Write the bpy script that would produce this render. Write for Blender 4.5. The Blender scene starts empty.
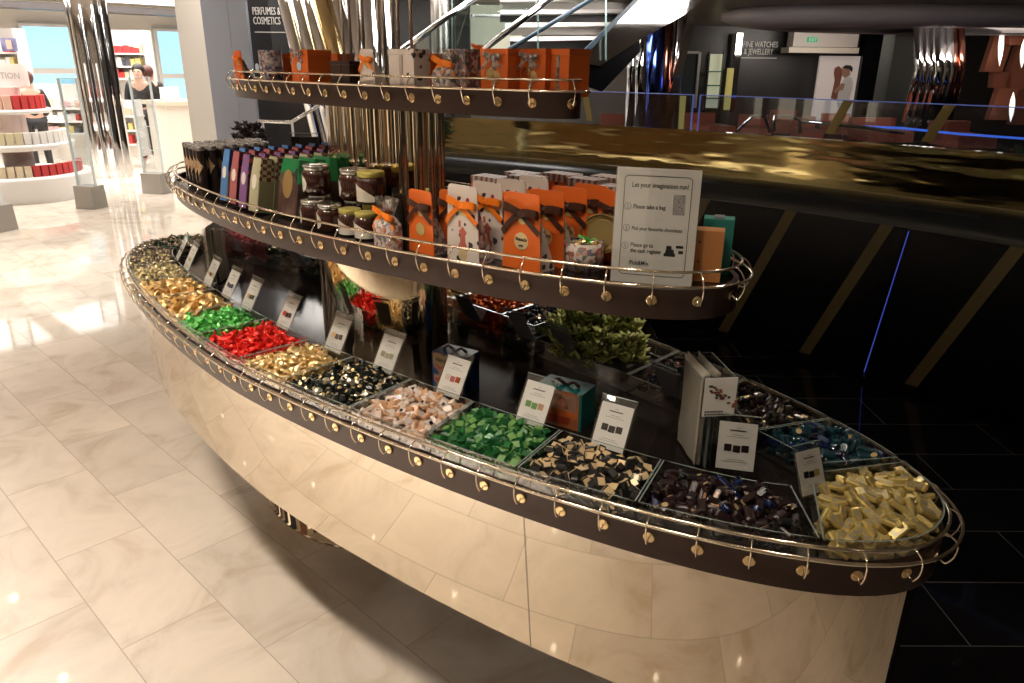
import bpy, bmesh, math, random
from mathutils import Vector, Matrix, Euler, noise
R = math.radians; PI = math.pi
rnd = random.Random(7)
scn = bpy.context.scene
COL = scn.collection

# ------------------------------------------------------------------ camera
CAM = Vector((1.7756, -1.2922, 1.65)); FPX = 747.07
TH = math.atan(FPX/2008.44); YAW = R(133.552); ROLL = math.atan2(19.8, 2008.44)
_h = Vector((math.cos(YAW), math.sin(YAW), 0)); _r = Vector((math.sin(YAW), -math.cos(YAW), 0)); _z = Vector((0, 0, 1))
_f = _h*math.cos(TH)-_z*math.sin(TH); _u = _h*math.sin(TH)+_z*math.cos(TH)
_rr = _r*math.cos(ROLL)+_u*math.sin(ROLL); _uu = _u*math.cos(ROLL)-_r*math.sin(ROLL)
cd = bpy.data.cameras.new('camera'); cam = bpy.data.objects.new('camera', cd); COL.objects.link(cam)
M = Matrix.Identity(4)
for i in range(3):
    M[i][0] = _rr[i]; M[i][1] = _uu[i]; M[i][2] = -_f[i]; M[i][3] = CAM[i]
cam.matrix_world = M
cd.sensor_width = 36; cd.lens = FPX/1024*36; cd.clip_start = .02; cd.clip_end = 200
scn.camera = cam

def ray(u, v): return (u-512)*_rr-(v-341.5)*_uu+FPX*_f
def PZ(u, v, z):
    d = ray(u, v); return CAM+d*((z-CAM.z)/d.z)
def PY(u, v, y):
    d = ray(u, v); return CAM+d*((y-CAM.y)/d.y)
def PX(u, v, x):
    d = ray(u, v); return CAM+d*((x-CAM.x)/d.x)
def PD(u, v, dep):
    d = ray(u, v); return CAM+d*(dep/d.dot(_h))

# ------------------------------------------------------------------ materials
MATS = {}
def mat(name, col=(.5, .5, .5), rough=.5, metal=0., spec=.5, coat=0., emit=None, es=0., bump=0., bs=60., alpha=None):
    if name in MATS: return MATS[name]
    m = bpy.data.materials.new(name); m.use_nodes = True
    b = m.node_tree.nodes['Principled BSDF']
    b.inputs['Base Color'].default_value = (*col, 1); b.inputs['Roughness'].default_value = rough
    b.inputs['Metallic'].default_value = metal; b.inputs['Specular IOR Level'].default_value = spec
    b.inputs['Coat Weight'].default_value = coat; b.inputs['Coat Roughness'].default_value = .05
    if emit: b.inputs['Emission Color'].default_value = (*emit, 1); b.inputs['Emission Strength'].default_value = es
    if bump:
        nt = m.node_tree; n = nt.nodes.new('ShaderNodeTexNoise'); n.inputs['Scale'].default_value = bs; n.inputs['Detail'].default_value = 3
        tc = nt.nodes.new('ShaderNodeTexCoord'); bp = nt.nodes.new('ShaderNodeBump'); bp.inputs['Strength'].default_value = bump; bp.inputs['Distance'].default_value = .002
        nt.links.new(tc.outputs['Object'], n.inputs['Vector']); nt.links.new(n.outputs['Fac'], bp.inputs['Height']); nt.links.new(bp.outputs['Normal'], b.inputs['Normal'])
    MATS[name] = m; return m

def nodes(m): return m.node_tree.nodes, m.node_tree.links, m.node_tree.nodes['Principled BSDF']
def ramp(N, stops, mode='LINEAR'):
    r = N.new('ShaderNodeValToRGB'); r.color_ramp.interpolation = mode
    e = r.color_ramp.elements
    while len(e) > 1: e.remove(e[0])
    e[0].position = stops[0][0]; e[0].color = (*stops[0][1], 1)
    for p, c in stops[1:]:
        k = e.new(p); k.color = (*c, 1)
    return r

def pattern(name, kind, cols, scale=60., rough=.45, metal=0.):
    """procedural printed patterns"""
    if name in MATS: return MATS[name]
    m = mat(name, cols[0], rough, metal); N, L, B = nodes(m)
    tc = N.new('ShaderNodeTexCoord')
    if kind == 'voronoi':
        v = N.new('ShaderNodeTexVoronoi'); v.inputs['Scale'].default_value = scale; L.new(tc.outputs['Object'], v.inputs['Vector'])
        s = N.new('ShaderNodeSeparateColor'); L.new(v.outputs['Color'], s.inputs['Color'])
        r = ramp(N, [(i/len(cols), c) for i, c in enumerate(cols)], 'CONSTANT'); L.new(s.outputs[0], r.inputs[0]); L.new(r.outputs[0], B.inputs['Base Color'])
    elif kind == 'noise':
        v = N.new('ShaderNodeTexNoise'); v.inputs['Scale'].default_value = scale; v.inputs['Detail'].default_value = 4; L.new(tc.outputs['Object'], v.inputs['Vector'])
        n = len(cols); r = ramp(N, [(.3+.4*i/(n-1), c) for i, c in enumerate(cols)]); L.new(v.outputs['Fac'], r.inputs[0]); L.new(r.outputs[0], B.inputs['Base Color'])
    elif kind == 'spots':
        v = N.new('ShaderNodeTexVoronoi'); v.inputs['Scale'].default_value = scale; v.inputs['Randomness'].default_value = .9; L.new(tc.outputs['Object'], v.inputs['Vector'])
        nz = N.new('ShaderNodeTexNoise'); nz.inputs['Scale'].default_value = scale*2; L.new(tc.outputs['Object'], nz.inputs['Vector'])
        ad = N.new('ShaderNodeMath'); ad.operation = 'MULTIPLY_ADD'; ad.inputs[1].default_value = .5; L.new(nz.outputs['Fac'], ad.inputs[0]); L.new(v.outputs['Distance'], ad.inputs[2])
        r = ramp(N, [(0, cols[1]), (.52, cols[0])], 'CONSTANT'); L.new(ad.outputs[0], r.inputs[0])
        s = N.new('ShaderNodeSeparateColor'); L.new(v.outputs['Color'], s.inputs['Color'])
        r2 = ramp(N, [(0, cols[1]), (.7, cols[2])], 'CONSTANT'); L.new(s.outputs[0], r2.inputs[0])
        r3 = ramp(N, [(0, (1, 1, 1)), (.52, (0, 0, 0))], 'CONSTANT'); L.new(ad.outputs[0], r3.inputs[0])
        mx = N.new('ShaderNodeMix'); mx.data_type = 'RGBA'; L.new(r3.outputs[0], mx.inputs['Factor']); mx.inputs['A'].default_value = (*cols[0], 1); L.new(r2.outputs[0], mx.inputs['B']); L.new(mx.outputs['Result'], B.inputs['Base Color'])
    elif kind == 'checker':
        v = N.new('ShaderNodeTexChecker'); v.inputs['Scale'].default_value = scale; v.inputs['Color1'].default_value = (*cols[0], 1); v.inputs['Color2'].default_value = (*cols[1], 1)
        mp = N.new('ShaderNodeMapping'); mp.inputs['Rotation'].default_value = (0, R(45), 0); mp.inputs['Location'].default_value = (.0013, .0013, .0013); L.new(tc.outputs['Object'], mp.inputs[0]); L.new(mp.outputs[0], v.inputs['Vector']); L.new(v.outputs['Color'], B.inputs['Base Color'])
    elif kind == 'wave':
        v = N.new('ShaderNodeTexWave'); v.inputs['Scale'].default_value = scale; v.inputs['Distortion'].default_value = 3; v.inputs['Detail'].default_value = 2; L.new(tc.outputs['Object'], v.inputs['Vector'])
        n = len(cols); r = ramp(N, [(i/n, c) for i, c in enumerate(cols)], 'CONSTANT'); L.new(v.outputs['Fac'], r.inputs[0]); L.new(r.outputs[0], B.inputs['Base Color'])
    return m

def thin_glass(name, tint=(.93, .97, .96), refl=.10, rough=.02):
    if name in MATS: return MATS[name]
    m = bpy.data.materials.new(name); m.use_nodes = True; nt = m.node_tree; N = nt.nodes; L = nt.links
    N.remove(N['Principled BSDF']); o = N['Material Output']
    t = N.new('ShaderNodeBsdfTransparent'); t.inputs[0].default_value = (*tint, 1)
    g = N.new('ShaderNodeBsdfGlossy'); g.inputs['Roughness'].default_value = rough
    f = N.new('ShaderNodeLayerWeight'); f.inputs[0].default_value = .35
    mr = N.new('ShaderNodeMapRange'); mr.inputs['To Min'].default_value = refl*.4; mr.inputs['To Max'].default_value = min(1, refl*6)
    L.new(f.outputs['Fresnel'], mr.inputs[0]); x = N.new('ShaderNodeMixShader')
    L.new(mr.outputs[0], x.inputs[0]); L.new(t.outputs[0], x.inputs[1]); L.new(g.outputs[0], x.inputs[2]); L.new(x.outputs[0], o.inputs[0])
    MATS[name] = m; return m

def marble(name, base, vein, tile=(.6, .3), mortar=(.50, .43, .35), ms=.0017, rough=.05, ang=0., loc=(0, 0, 0), vary=.06, spec=.5):
    m = mat(name, base, rough, 0, spec); N, L, B = nodes(m)
    tc = N.new('ShaderNodeTexCoord'); mp = N.new('ShaderNodeMapping'); mp.inputs['Rotation'].default_value = (0, 0, ang); mp.inputs['Location'].default_value = loc
    L.new(tc.outputs['Object'], mp.inputs[0])
    br = N.new('ShaderNodeTexBrick'); br.inputs['Scale'].default_value = 1; br.inputs['Brick Width'].default_value = tile[0]; br.inputs['Row Height'].default_value = tile[1]
    br.inputs['Mortar Size'].default_value = ms; br.inputs['Mortar Smooth'].default_value = .3; br.offset = .5
    br.inputs['Color1'].default_value = (0, 0, 0, 1); br.inputs['Color2'].default_value = (1, 1, 1, 1); br.inputs['Mortar'].default_value = (.5, .5, .5, 1)
    L.new(mp.outputs[0], br.inputs['Vector'])
    # veins, offset per tile
    va = N.new('ShaderNodeVectorMath'); va.operation = 'MULTIPLY_ADD'; va.inputs[1].default_value = (3.1, 7.7, 5.3); L.new(br.outputs['Color'], va.inputs[0]); L.new(mp.outputs[0], va.inputs[2])
    n1 = N.new('ShaderNodeTexNoise'); n1.inputs['Scale'].default_value = 2.6; n1.inputs['Detail'].default_value = 7; n1.inputs['Roughness'].default_value = .6; n1.inputs['Distortion'].default_value = 1.4
    L.new(va.outputs[0], n1.inputs['Vector'])
    r = ramp(N, [(.32, vein), (.47, base), (.6, tuple(min(1, c*1.08) for c in base)), (.75, tuple(c*.9+v*.1 for c, v in zip(base, vein)))]); L.new(n1.outputs['Fac'], r.inputs[0])
    hs = N.new('ShaderNodeHueSaturation'); L.new(r.outputs[0], hs.inputs['Color'])
    sp = N.new('ShaderNodeSeparateColor'); L.new(br.outputs['Color'], sp.inputs[0])
    mr = N.new('ShaderNodeMapRange'); mr.inputs['To Min'].default_value = 1-vary; mr.inputs['To Max'].default_value = 1+vary; L.new(sp.outputs[0], mr.inputs[0]); L.new(mr.outputs[0], hs.inputs['Value'])
    mx = N.new('ShaderNodeMix'); mx.data_type = 'RGBA'; L.new(br.outputs['Fac'], mx.inputs['Factor']); L.new(hs.outputs[0], mx.inputs['A']); mx.inputs['B'].default_value = (*mortar, 1)
    L.new(mx.outputs['Result'], B.inputs['Base Color'])
    return m

m_marble = marble('beige_marble', (.76, .68, .58), (.64, .53, .41), loc=(.58, .21, 0))
m_blackfloor = marble('black_granite', (.006, .006, .007), (.012, .012, .014), tile=(.9, .3), mortar=(.16, .16, .16), ms=.002, ang=R(-44), loc=(0, .06, 0), rough=.07, spec=.22)
m_brown = mat('dark_brown_lacquer', (.052, .030, .023), .33, .35, .5)
m_mirror = mat('polished_steel', (.80, .71, .58), .03, 1.)
m_chrome = mat('chrome', (.82, .82, .83), .05, 1.)
m_rail = mat('rail_steel', (.88, .78, .62), .12, 1.)
m_gold = mat('gold_disc', (.92, .70, .38), .22, 1.)
m_goldmirror = mat('gold_mirror_band', (.52, .45, .22), .07, 1.)
N, L, B = nodes(m_goldmirror); _t = N.new('ShaderNodeTexCoord'); _m = N.new('ShaderNodeMapping'); _m.inputs['Scale'].default_value = (.8, .8, 5); _n = N.new('ShaderNodeTexNoise'); _n.inputs['Scale'].default_value = 1.6; _n.inputs['Detail'].default_value = 2
_b = N.new('ShaderNodeBump'); _b.inputs['Strength'].default_value = 1.; _b.inputs['Distance'].default_value = .006
L.new(_t.outputs['Object'], _m.inputs[0]); L.new(_m.outputs[0], _n.inputs['Vector']); L.new(_n.outputs['Fac'], _b.inputs['Height']); L.new(_b.outputs['Normal'], B.inputs['Normal'])
m_goldstrip = mat('gold_strip', (.12, .092, .036), .5, .3)
m_deck = mat('deck_lacquer', (.012, .009, .008), .12, 0., .35)
m_black = mat('black_gloss', (.002, .002, .003), .25, 0., .12)
m_ledge = mat('dark_ledge', (.018, .024, .026), .25)
m_acryl = thin_glass('clear_acrylic', (.97, .975, .97), .05)
m_edge = mat('acrylic_edge', (.30, .36, .34), .15, .3, .8)
m_card = mat('white_card', (.80, .78, .75), .5)
m_ink = mat('black_ink', (.03, .03, .03), .6)
m_inkgrey = mat('grey_ink', (.33, .31, .30), .6)
m_orange = mat('orange_card', (.78, .155, .02), .45)
m_orange_rib = mat('orange_ribbon', (.90, .22, .01), .35)
m_brown_rib = mat('brown_ribbon', (.055, .022, .014), .3)
m_white = mat('white_paint', (.80, .78, .75), .4)
m_cream = mat('cream_laminate', (.74, .68, .60), .3)
m_lid_s = mat('silver_lid', (.75, .74, .72), .25, 1.)
m_lid_y = mat('yellow_gold_lid', (.62, .55, .16), .35, .6)
m_cocoa = mat('cocoa_spread', (.045, .012, .008), .12, 0, .6, 1.)
m_label = mat('paper_label', (.70, .66, .58), .5)
m_labelgold = mat('gold_label', (.66, .52, .22), .35, .5)
m_floral = pattern('floral_print', 'voronoi', [(.55, .42, .40), (.30, .10, .08), (.62, .55, .50), (.18, .14, .22), (.45, .25, .18), (.66, .60, .55), (.12, .16, .14)], 130)
m_doodle = pattern('doodle_print', 'spots', [(.74, .66, .60), (.04, .035, .04), (.35, .03, .05)], 46)
m_greybeige = pattern('grey_floral', 'voronoi', [(.34, .30, .28), (.12, .11, .12), (.45, .40, .36), (.22, .14, .12)], 150)
m_clearbag = thin_glass('clear_film', (.86, .85, .84), .22, .12)

# ------------------------------------------------------------------ mesh builder
class MB:
    def __init__(s): s.v = []; s.f = []; s.m = []; s.s = []
    def add(s, vs, fs, m=0, smooth=False, mtx=None):
        o = len(s.v)
        if mtx is not None: vs = [mtx @ Vector(p) for p in vs]
        s.v += [tuple(p) for p in vs]
        for k, f in enumerate(fs):
            s.f.append([i+o for i in f]); s.m.append(m if not isinstance(m, list) else m[k]); s.s.append(smooth)
        return s
    def box(s, c, d, m=0, mtx=None, taper=1.):
        x, y, z = (a/2 for a in d); cx, cy, cz = c
        vs = [(cx+sx*x*(taper if sz > 0 else 1), cy+sy*y*(taper if sz > 0 else 1), cz+sz*z) for sz in (-1, 1) for sy in (-1, 1) for sx in (-1, 1)]
        return s.add(vs, [(0, 2, 3, 1), (4, 5, 7, 6), (0, 1, 5, 4), (2, 6, 7, 3), (0, 4, 6, 2), (1, 3, 7, 5)], m, False, mtx)
    def lathe(s, prof, n=24, m=0, mtx=None, smooth=True, caps=True):
        vs = []; fs = []
        for r, z in prof:
            for i in range(n):
                a = 2*PI*i/n; vs.append((r*math.cos(a), r*math.sin(a), z))
        for k in range(len(prof)-1):
            for i in range(n):
                j = (i+1) % n; fs.append((k*n+i, k*n+j, (k+1)*n+j, (k+1)*n+i))
        s.add(vs, fs, m, smooth, mtx)
        if caps:
            if prof[0][0] > 1e-6: s.add(vs[:n], [tuple(reversed(range(n)))], m, False, mtx)
            if prof[-1][0] > 1e-6: s.add(vs[-n:], [tuple(range(n))], m, False, mtx)
        return s
    def tube(s, pts, r, n=8, m=0, closed=False, mtx=None, caps=True):
        pts = [Vector(p) for p in pts]; K = len(pts); vs = []; fs = []
        up = None
        for k in range(K):
            if closed: t = pts[(k+1) % K]-pts[k-1]
            else: t = pts[min(k+1, K-1)]-pts[max(k-1, 0)]
            t.normalize()
            if up is None:
                up = Vector((0, 0, 1)) if abs(t.z) < .9 else Vector((1, 0, 0))
            a = t.cross(up)
            if a.length < 1e-5: a = t.cross(Vector((0, 1, 0)))
            a.normalize(); b = a.cross(t); b.normalize(); up = b
            rr = r[k] if isinstance(r, (list, tuple)) else r
            for i in range(n):
                w = 2*PI*i/n; vs.append(pts[k]+a*math.cos(w)*rr+b*math.sin(w)*rr)
        for k in range(K if closed else K-1):
            q = (k+1) % K
            for i in range(n):
                j = (i+1) % n; fs.append((k*n+i, k*n+j, q*n+j, q*n+i))
        if not closed and caps: fs += [tuple(reversed(range(n))), tuple((K-1)*n+i for i in range(n))]
        return s.add(vs, fs, m, True, mtx)
    def prism(s, poly, z0, z1, m=0, mtx=None, top=True, bot=True, smooth=False, mtop=None):
        n = len(poly); vs = [(*p, z0) for p in poly]+[(*p, z1) for p in poly]
        s.add(vs, [(i, (i+1) % n, (i+1) % n+n, i+n) for i in range(n)], m, smooth, mtx)
        if top: s.add([(*p, z1) for p in poly], [tuple(range(n))], m if mtop is None else mtop, False, mtx)
        if bot: s.add([(*p, z0) for p in poly], [tuple(reversed(range(n)))], m, False, mtx)
        return s
    def wall(s, line, z0, z1, t, m=0, mtop=None, closed=False, mtx=None):
        """vertical sheet of thickness t along a plan polyline"""
        P = [Vector((*p, 0)) for p in line]; n = len(P); off = []
        for i in range(n):
            a = P[(i-1) % n] if closed or i > 0 else P[i]; b = P[(i+1) % n] if closed or i < n-1 else P[i]
            d = (b-a).normalized(); off.append(Vector((-d.y, d.x, 0))*t/2)
        vs = []
        for p, o in zip(P, off):
            for q in (p+o, p-o):
                vs += [(q.x, q.y, z0), (q.x, q.y, z1)]
        fs = []; ms = []
        mt = m if mtop is None else mtop
        for i in range(n if closed else n-1):
            a = 4*i; b = 4*((i+1) % n)
            fs += [(a, b, b+1, a+1), (a+2, a+3, b+3, b+2), (a+1, b+1, b+3, a+3), (a, a+2, b+2, b)]; ms += [m, m, mt, m]
        if not closed:
            e = 4*(n-1); fs += [(0, 1, 3, 2), (e, e+2, e+3, e+1)]; ms += [mt, mt]
        return s.add(vs, fs, ms, False, mtx)
    def disc(s, c, nrm, r, th, n=20, m=0):
        q = Vector(nrm).to_track_quat('Z', 'Y').to_matrix().to_4x4(); q.translation = Vector(c)
        return s.lathe([(0, 0), (r, 0), (r, th*.7), (r*.85, th), (0, th)], n, m, q, smooth=False, caps=False)
    def mesh(s, name, mats):
        me = bpy.data.meshes.new(name); me.from_pydata(s.v, [], s.f)
        for m in (mats if isinstance(mats, (list, tuple)) else [mats]): me.materials.append(m)
        me.polygons.foreach_set('material_index', s.m); me.polygons.foreach_set('use_smooth', s.s); me.update(); return me
    def build(s, name, mats, parent=None, loc=None, rot=None):
        o = bpy.data.objects.new(name, s.mesh(name, mats)); COL.objects.link(o)
        if parent is not None: o.parent = parent
        if loc is not None: o.location = loc
        if rot is not None: o.rotation_euler = rot
        return o

def tag(o, label=None, cat=None, group=None, kind=None):
    if label: o['label'] = label
    if cat: o['category'] = cat
    if group: o['group'] = group
    if kind: o['kind'] = kind
    return o
def thing(name, label, cat, loc=(0, 0, 0), rot=(0, 0, 0), group=None):
    o = bpy.data.objects.new(name, None); COL.objects.link(o); o.empty_display_size = .02
    o.location = loc; o.rotation_euler = rot if isinstance(rot, (tuple, list)) else (0, 0, rot)
    return tag(o, label, cat, group)
CH = {}
def copy_tree(o, parent=None):
    c = o.copy(); COL.objects.link(c)
    if parent is not None: c.parent = parent
    for ch in list(o.children): copy_tree(ch, c)
    return c
def place(proto, used, loc, rot=(0, 0, 0), label=None, group=None):
    o = proto if not used else copy_tree(proto)
    o.location = loc; o.rotation_euler = rot if isinstance(rot, (tuple, list)) else (0, 0, rot)
    if label: o['label'] = label
    if group: o['group'] = group
    return o
_dg = None
def text(name, s, size, m, parent=None, loc=(0, 0, 0), rot=(0, 0, 0), ext=.0004, align='LEFT', shear=0., sx=1., bold=0.):
    c = bpy.data.curves.new(name, 'FONT'); c.body = s; c.size = size; c.extrude = ext; c.align_x = align; c.shear = shear; c.space_line = .9; c.resolution_u = 2; c.offset = size*bold
    t = bpy.data.objects.new(name+'_c', c); COL.objects.link(t)
    bpy.context.view_layer.update()
    me = bpy.data.meshes.new_from_object(t.evaluated_get(bpy.context.evaluated_depsgraph_get()))
    bpy.data.objects.remove(t); bpy.data.curves.remove(c)
    me.materials.clear(); me.materials.append(m)
    o = bpy.data.objects.new(name, me); COL.objects.link(o)
    if parent is not None: o.parent = parent
    o.location = loc; o.rotation_euler = rot; o.scale = (sx, 1, 1)
    return o
def struct(name, mb, mats, **k):
    o = mb.build(name, mats, **k)
    if o.parent is None: o['kind'] = 'structure'
    return o

# ------------------------------------------------------------------ plan shape of the display (rounded, slightly pointed oval)
NA, NB = 1.6246, 2.2227
def se(t, a, b):
    c, s = math.cos(t), math.sin(t)
    return (a*math.copysign(abs(c)**(2/NA), c), b*math.copysign(abs(s)**(2/NB), s))
def oval(a, b, n=160):
    """points evenly spaced along the outline"""
    P = [Vector(se(2*PI*i/4000, a, b)) for i in range(4001)]
    L = [0]
    for i in range(4000): L.append(L[-1]+(P[i+1]-P[i]).length)
    out = []; j = 0
    for k in range(n):
        d = L[-1]*k/n
        while L[j+1] < d: j += 1
        w = (d-L[j])/max(L[j+1]-L[j], 1e-9); out.append(tuple(P[j].lerp(P[j+1], w)))
    return out
def oval_at(a, b, arc):
    P = [Vector(se(2*PI*i/4000, a, b)) for i in range(4001)]; acc = 0; out = []; k = 0
    L = [0]
    for i in range(4000): L.append(L[-1]+(P[i+1]-P[i]).length)
    for s in arc:
        s = s % L[-1]
        while k > 0 and L[k] > s: k -= 1
        while L[k+1] < s: k += 1
        w = (s-L[k])/max(L[k+1]-L[k], 1e-9); p = P[k].lerp(P[k+1], w)
        a_, b_ = P[(k-8) % 4000], P[(k+9) % 4000]; t = (b_-a_).normalized(); out.append((p, Vector((t.y, -t.x))))
    return out, L[-1]
def ylim(x, a, b):
    q = 1-abs(x/a)**NA
    return b*q**(1/NB) if q > 0 else 0.

# ------------------------------------------------------------------ floor
fl = MB()
XB = 1.62   # beige marble lies in front of the display; black granite behind and beyond its near end
beige = [(-20, -6), (3.5, -6), (3.5, .9), (2.2, .8), (1.45, .48), (-.3, .36), (-2.4, 1.5), (-4.4, 3.2), (-5.4, 6), (-20, 9)]
fl.add([(*p, 0) for p in beige], [tuple(range(len(beige)))])
struct('floor', fl, m_marble)
fb = MB(); fb.add([(-5.4, 6, -.0), (-4.4, 3.2, 0), (-2.4, 1.5, 0), (-.3, .36, 0), (1.45, .48, 0), (2.2, .8, 0), (3.5, .9, 0), (12, .9, 0), (12, 30, 0), (-20, 30, 0), (-20, 9, 0)], [tuple(range(11))])
struct('floor_black', fb, m_blackfloor)

# ------------------------------------------------------------------ the display stand
stand = thing('display_stand', 'long oval three tier chocolate counter with polished steel sides and brown rimmed shelves', 'display stand')
def ring_band(a, b, z0, z1, a2=None, b2=None, n=200):
    o = oval(a, b, n); i = oval(a2 or a, b2 or b, n); mb = MB()
    vs = [(*p, z1) for p in o]+[(*p, z0) for p in i]
    mb.add(vs, [(k+n, (k+1) % n+n, (k+1) % n, k) for k in range(n)], 0, True); return mb
hull = ring_band(1.548, .464, .47, .822, 1.532, .428)
o_ = oval(1.531, .427, 200); un = MB(); un.add([(*p, .472) for p in o_], [tuple(reversed(range(200)))], 0); un.build('underside', mat('underside_dark', (.03, .022, .017), .5), stand)
hu = hull.build('side_panel', m_mirror, stand); hu['label'] = 'polished steel side panel mirroring the marble floor'
for xs in (-.95, 0.925):   # vertical joints in the cladding
    for sg in (-1, 1):
        y0 = sg*(ylim(xs, 1.549, .465)+.0006); y1 = sg*(ylim(xs, 1.533, .429)+.0006); w = .0006; sm = MB()
        sm.add([(xs-w, y0, .822), (xs+w, y0, .822), (xs+w, y1, .47), (xs-w, y1, .47)], [(0, 1, 2, 3)])
        sm.build('panel_joint', mat('joint_dark', (.16, .12, .09), .6), hu)
for x in (-.49,):
    MB().lathe([(1.03, 0), (1.03, .012), (1, .014), (1, .47)], 72, 0, Matrix.Translation((x, .08, 0)) @ Matrix.Diagonal((.36, .205, 1, 1))).build('foot', m_mirror, stand)
def tier(za, a, b, zf0, zf1, off, nb, phase, wire, up, nm):
    """fascia, deck, two rails and brackets of one shelf: za = lower rail height, a,b = lower rail half axes"""
    fa, fbb = a-off, b-off
    mb = ring_band(fa, fbb, zf0, zf1); pts = oval(fa, fbb, 200); inn = oval(fa-.012, fbb-.012, 200)
    mb.add([(*p, zf1) for p in pts]+[(*p, zf1) for p in inn], [(k, (k+1) % 200, (k+1) % 200+200, k+200) for k in range(200)])
    fo = mb.build('fascia', m_brown, stand)
    dk = MB(); dk.prism(oval(fa-.002, fbb-.002, 160), zf0+.002, zf1-.012)
    dk.build('shelf', m_deck, stand)
    MB().tube([(*p, za) for p in oval(a, b, 220)], wire, 8, 0, True).build('rail', m_rail, stand)
    MB().tube([(*p, za+up) for p in oval(a-.022, b-.022, 220)], wire, 8, 0, True).build('rail', m_rail, stand)
    _, LT = oval_at(fa, fbb, [0]); arcs = [phase+LT*k/nb for k in range(nb)]
    arcs.sort(key=lambda s: s % LT); P, _ = oval_at(fa, fbb, arcs)
    zd = zf1-.022
    # bracket template: disc on the fascia, hook curling out and up to both rails
    hk = MB(); hp = [(0, .004, .001), (0, .010, -.004), (0, off*.62, -.005), (0, off-.004, .004), (0, off+.0005, .016), (0, off+.001, za-zd), (0, off-.010, za-zd+up*.75), (0, off-.022, za-zd+up+.001)]
    sm_ = []
    for i in range(len(hp)-1):
        a0 = Vector(hp[max(i-1, 0)]); b0 = Vector(hp[i]); c0 = Vector(hp[i+1]); d0 = Vector(hp[min(i+2, len(hp)-1)])
        for q in range(4):
            t = q/4; sm_.append(.5*((2*b0)+(c0-a0)*t+(2*a0-5*b0+4*c0-d0)*t*t+(3*b0-a0-3*c0+d0)*t**3))
    sm_.append(Vector(hp[-1])); hk.tube(sm_, .0016, 6)
    hm = hk.mesh('bracket', m_rail)
    dm = MB().disc((0, .0005, 0), (0, 1, 0), .0105, .0035, 18).mesh('bracket_button', m_gold)
    for p, nn in P:
        o = bpy.data.objects.new('bracket', hm); COL.objects.link(o); o.parent = stand; o.location = (p.x, p.y, zd)
        o.rotation_euler = (0, 0, math.atan2(nn.y, nn.x)-PI/2)
        d = bpy.data.objects.new('button', dm); COL.objects.link(d); d.parent = o
    return fo
tier(.900, 1.5904, .5058, .820, .885, .027, 80, 5.919, .0035, .013, 'lower')
tier(1.2667, 1.1519, .359, 1.197, 1.256, .025, 58, 4.337, .003, .024, 'middle')
tier(1.597, .752, .150, 1.541, 1.594, .02, 36, 2.95, .0028, .022, 'upper')
Z1, Z2, Z3 = .873, 1.244, 1.582   # deck tops
# central mirror column: fluted between the shelves
flu = MB(); n = 240
for (z0, z1) in ((Z1, 1.197), (Z2, 1.541)):
    ring = []
    for i in range(n):
        t = 2*PI*i/n; k = 1+(.07*abs(math.sin(9*t+.8*math.sin(3*t))) if z0 > 1 else 0)
        rx_, ry_ = (.208, .10) if z0 > 1 else (.268, .12); ring.append((.052*(z0 > 1)+rx_*k*math.cos(t), ry_*k*math.sin(t)))
    flu.prism(ring, z0-.005, z1+.005, 0, None, False, False, True)
co = flu.build('central_column', mat('bronze_mirror', (.66, .56, .42), .04, 1.), stand)
po = []
for k, x in enumerate((-.105, -.082, -.045, -.008, .05, .08, .109, .138, .162)):
    MB().tube([(x, .02*(-1)**k, Z3), (x, .02*(-1)**k, 2.62)], .0042, 8).build('rod', mat('rod_steel', (.62, .54, .44), .45, .6), stand)

# ------------------------------------------------------------------ candy bins
A0, B0 = 1.556, .473          # outer wall of the bins
def inner(x, side): 
    return -ylim(x, 1.36, .262) if side < 0 else ylim(x, 1.36, .20)
def bin_poly(xi0, xo0, xi1, xo1, side, g=.003):
    n = 8; poly = []
    for k in range(n+1):
        x = xo0+(xo1-xo0)*k/n; x += g if k == 0 else (-g if k == n else 0); poly.append((x, side*ylim(x, A0, B0)))
    for k in range(n+1):
        x = xi1+(xi0-xi1)*k/n; x += -g if k == 0 else (g if k == n else 0); poly.append((x, inner(x, side)))
    if side < 0: return poly
    return list(reversed(poly))
def end_poly(sx, xo, xi=1.335):
    """the rounded end bins"""
    P = []; m = 24
    pts = []
    t0 = None
    for k in range(-200, 201):
        t = k/200*PI/2; x, y = se(t, A0, B0)
        if x >= xo: pts.append((x, y))
    pts = pts[::max(1, len(pts)//m)]
    poly = [(xi+.008, .025), (xi+.004, -.01)]+pts
    if sx < 0: poly = [(-x, y) for x, y in reversed(poly)]
    return poly
def shrink(poly, d):
    c = Vector((sum(p[0] for p in poly)/len(poly), sum(p[1] for p in poly)/len(poly)))
    out = []
    for p in poly:
        v = Vector(p)-c; L = v.length; out.append(tuple(c+v*max(.05, (L-d)/L)))
    return out
def inside(p, poly):
    x, y = p; r = False; j = len(poly)-1
    for i in range(len(poly)):
        xi, yi = poly[i]; xj, yj = poly[j]
        if (yi > y) != (yj > y) and x < (xj-xi)*(y-yi)/(yj-yi)+xi: r = not r
        j = i
    return r

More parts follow.
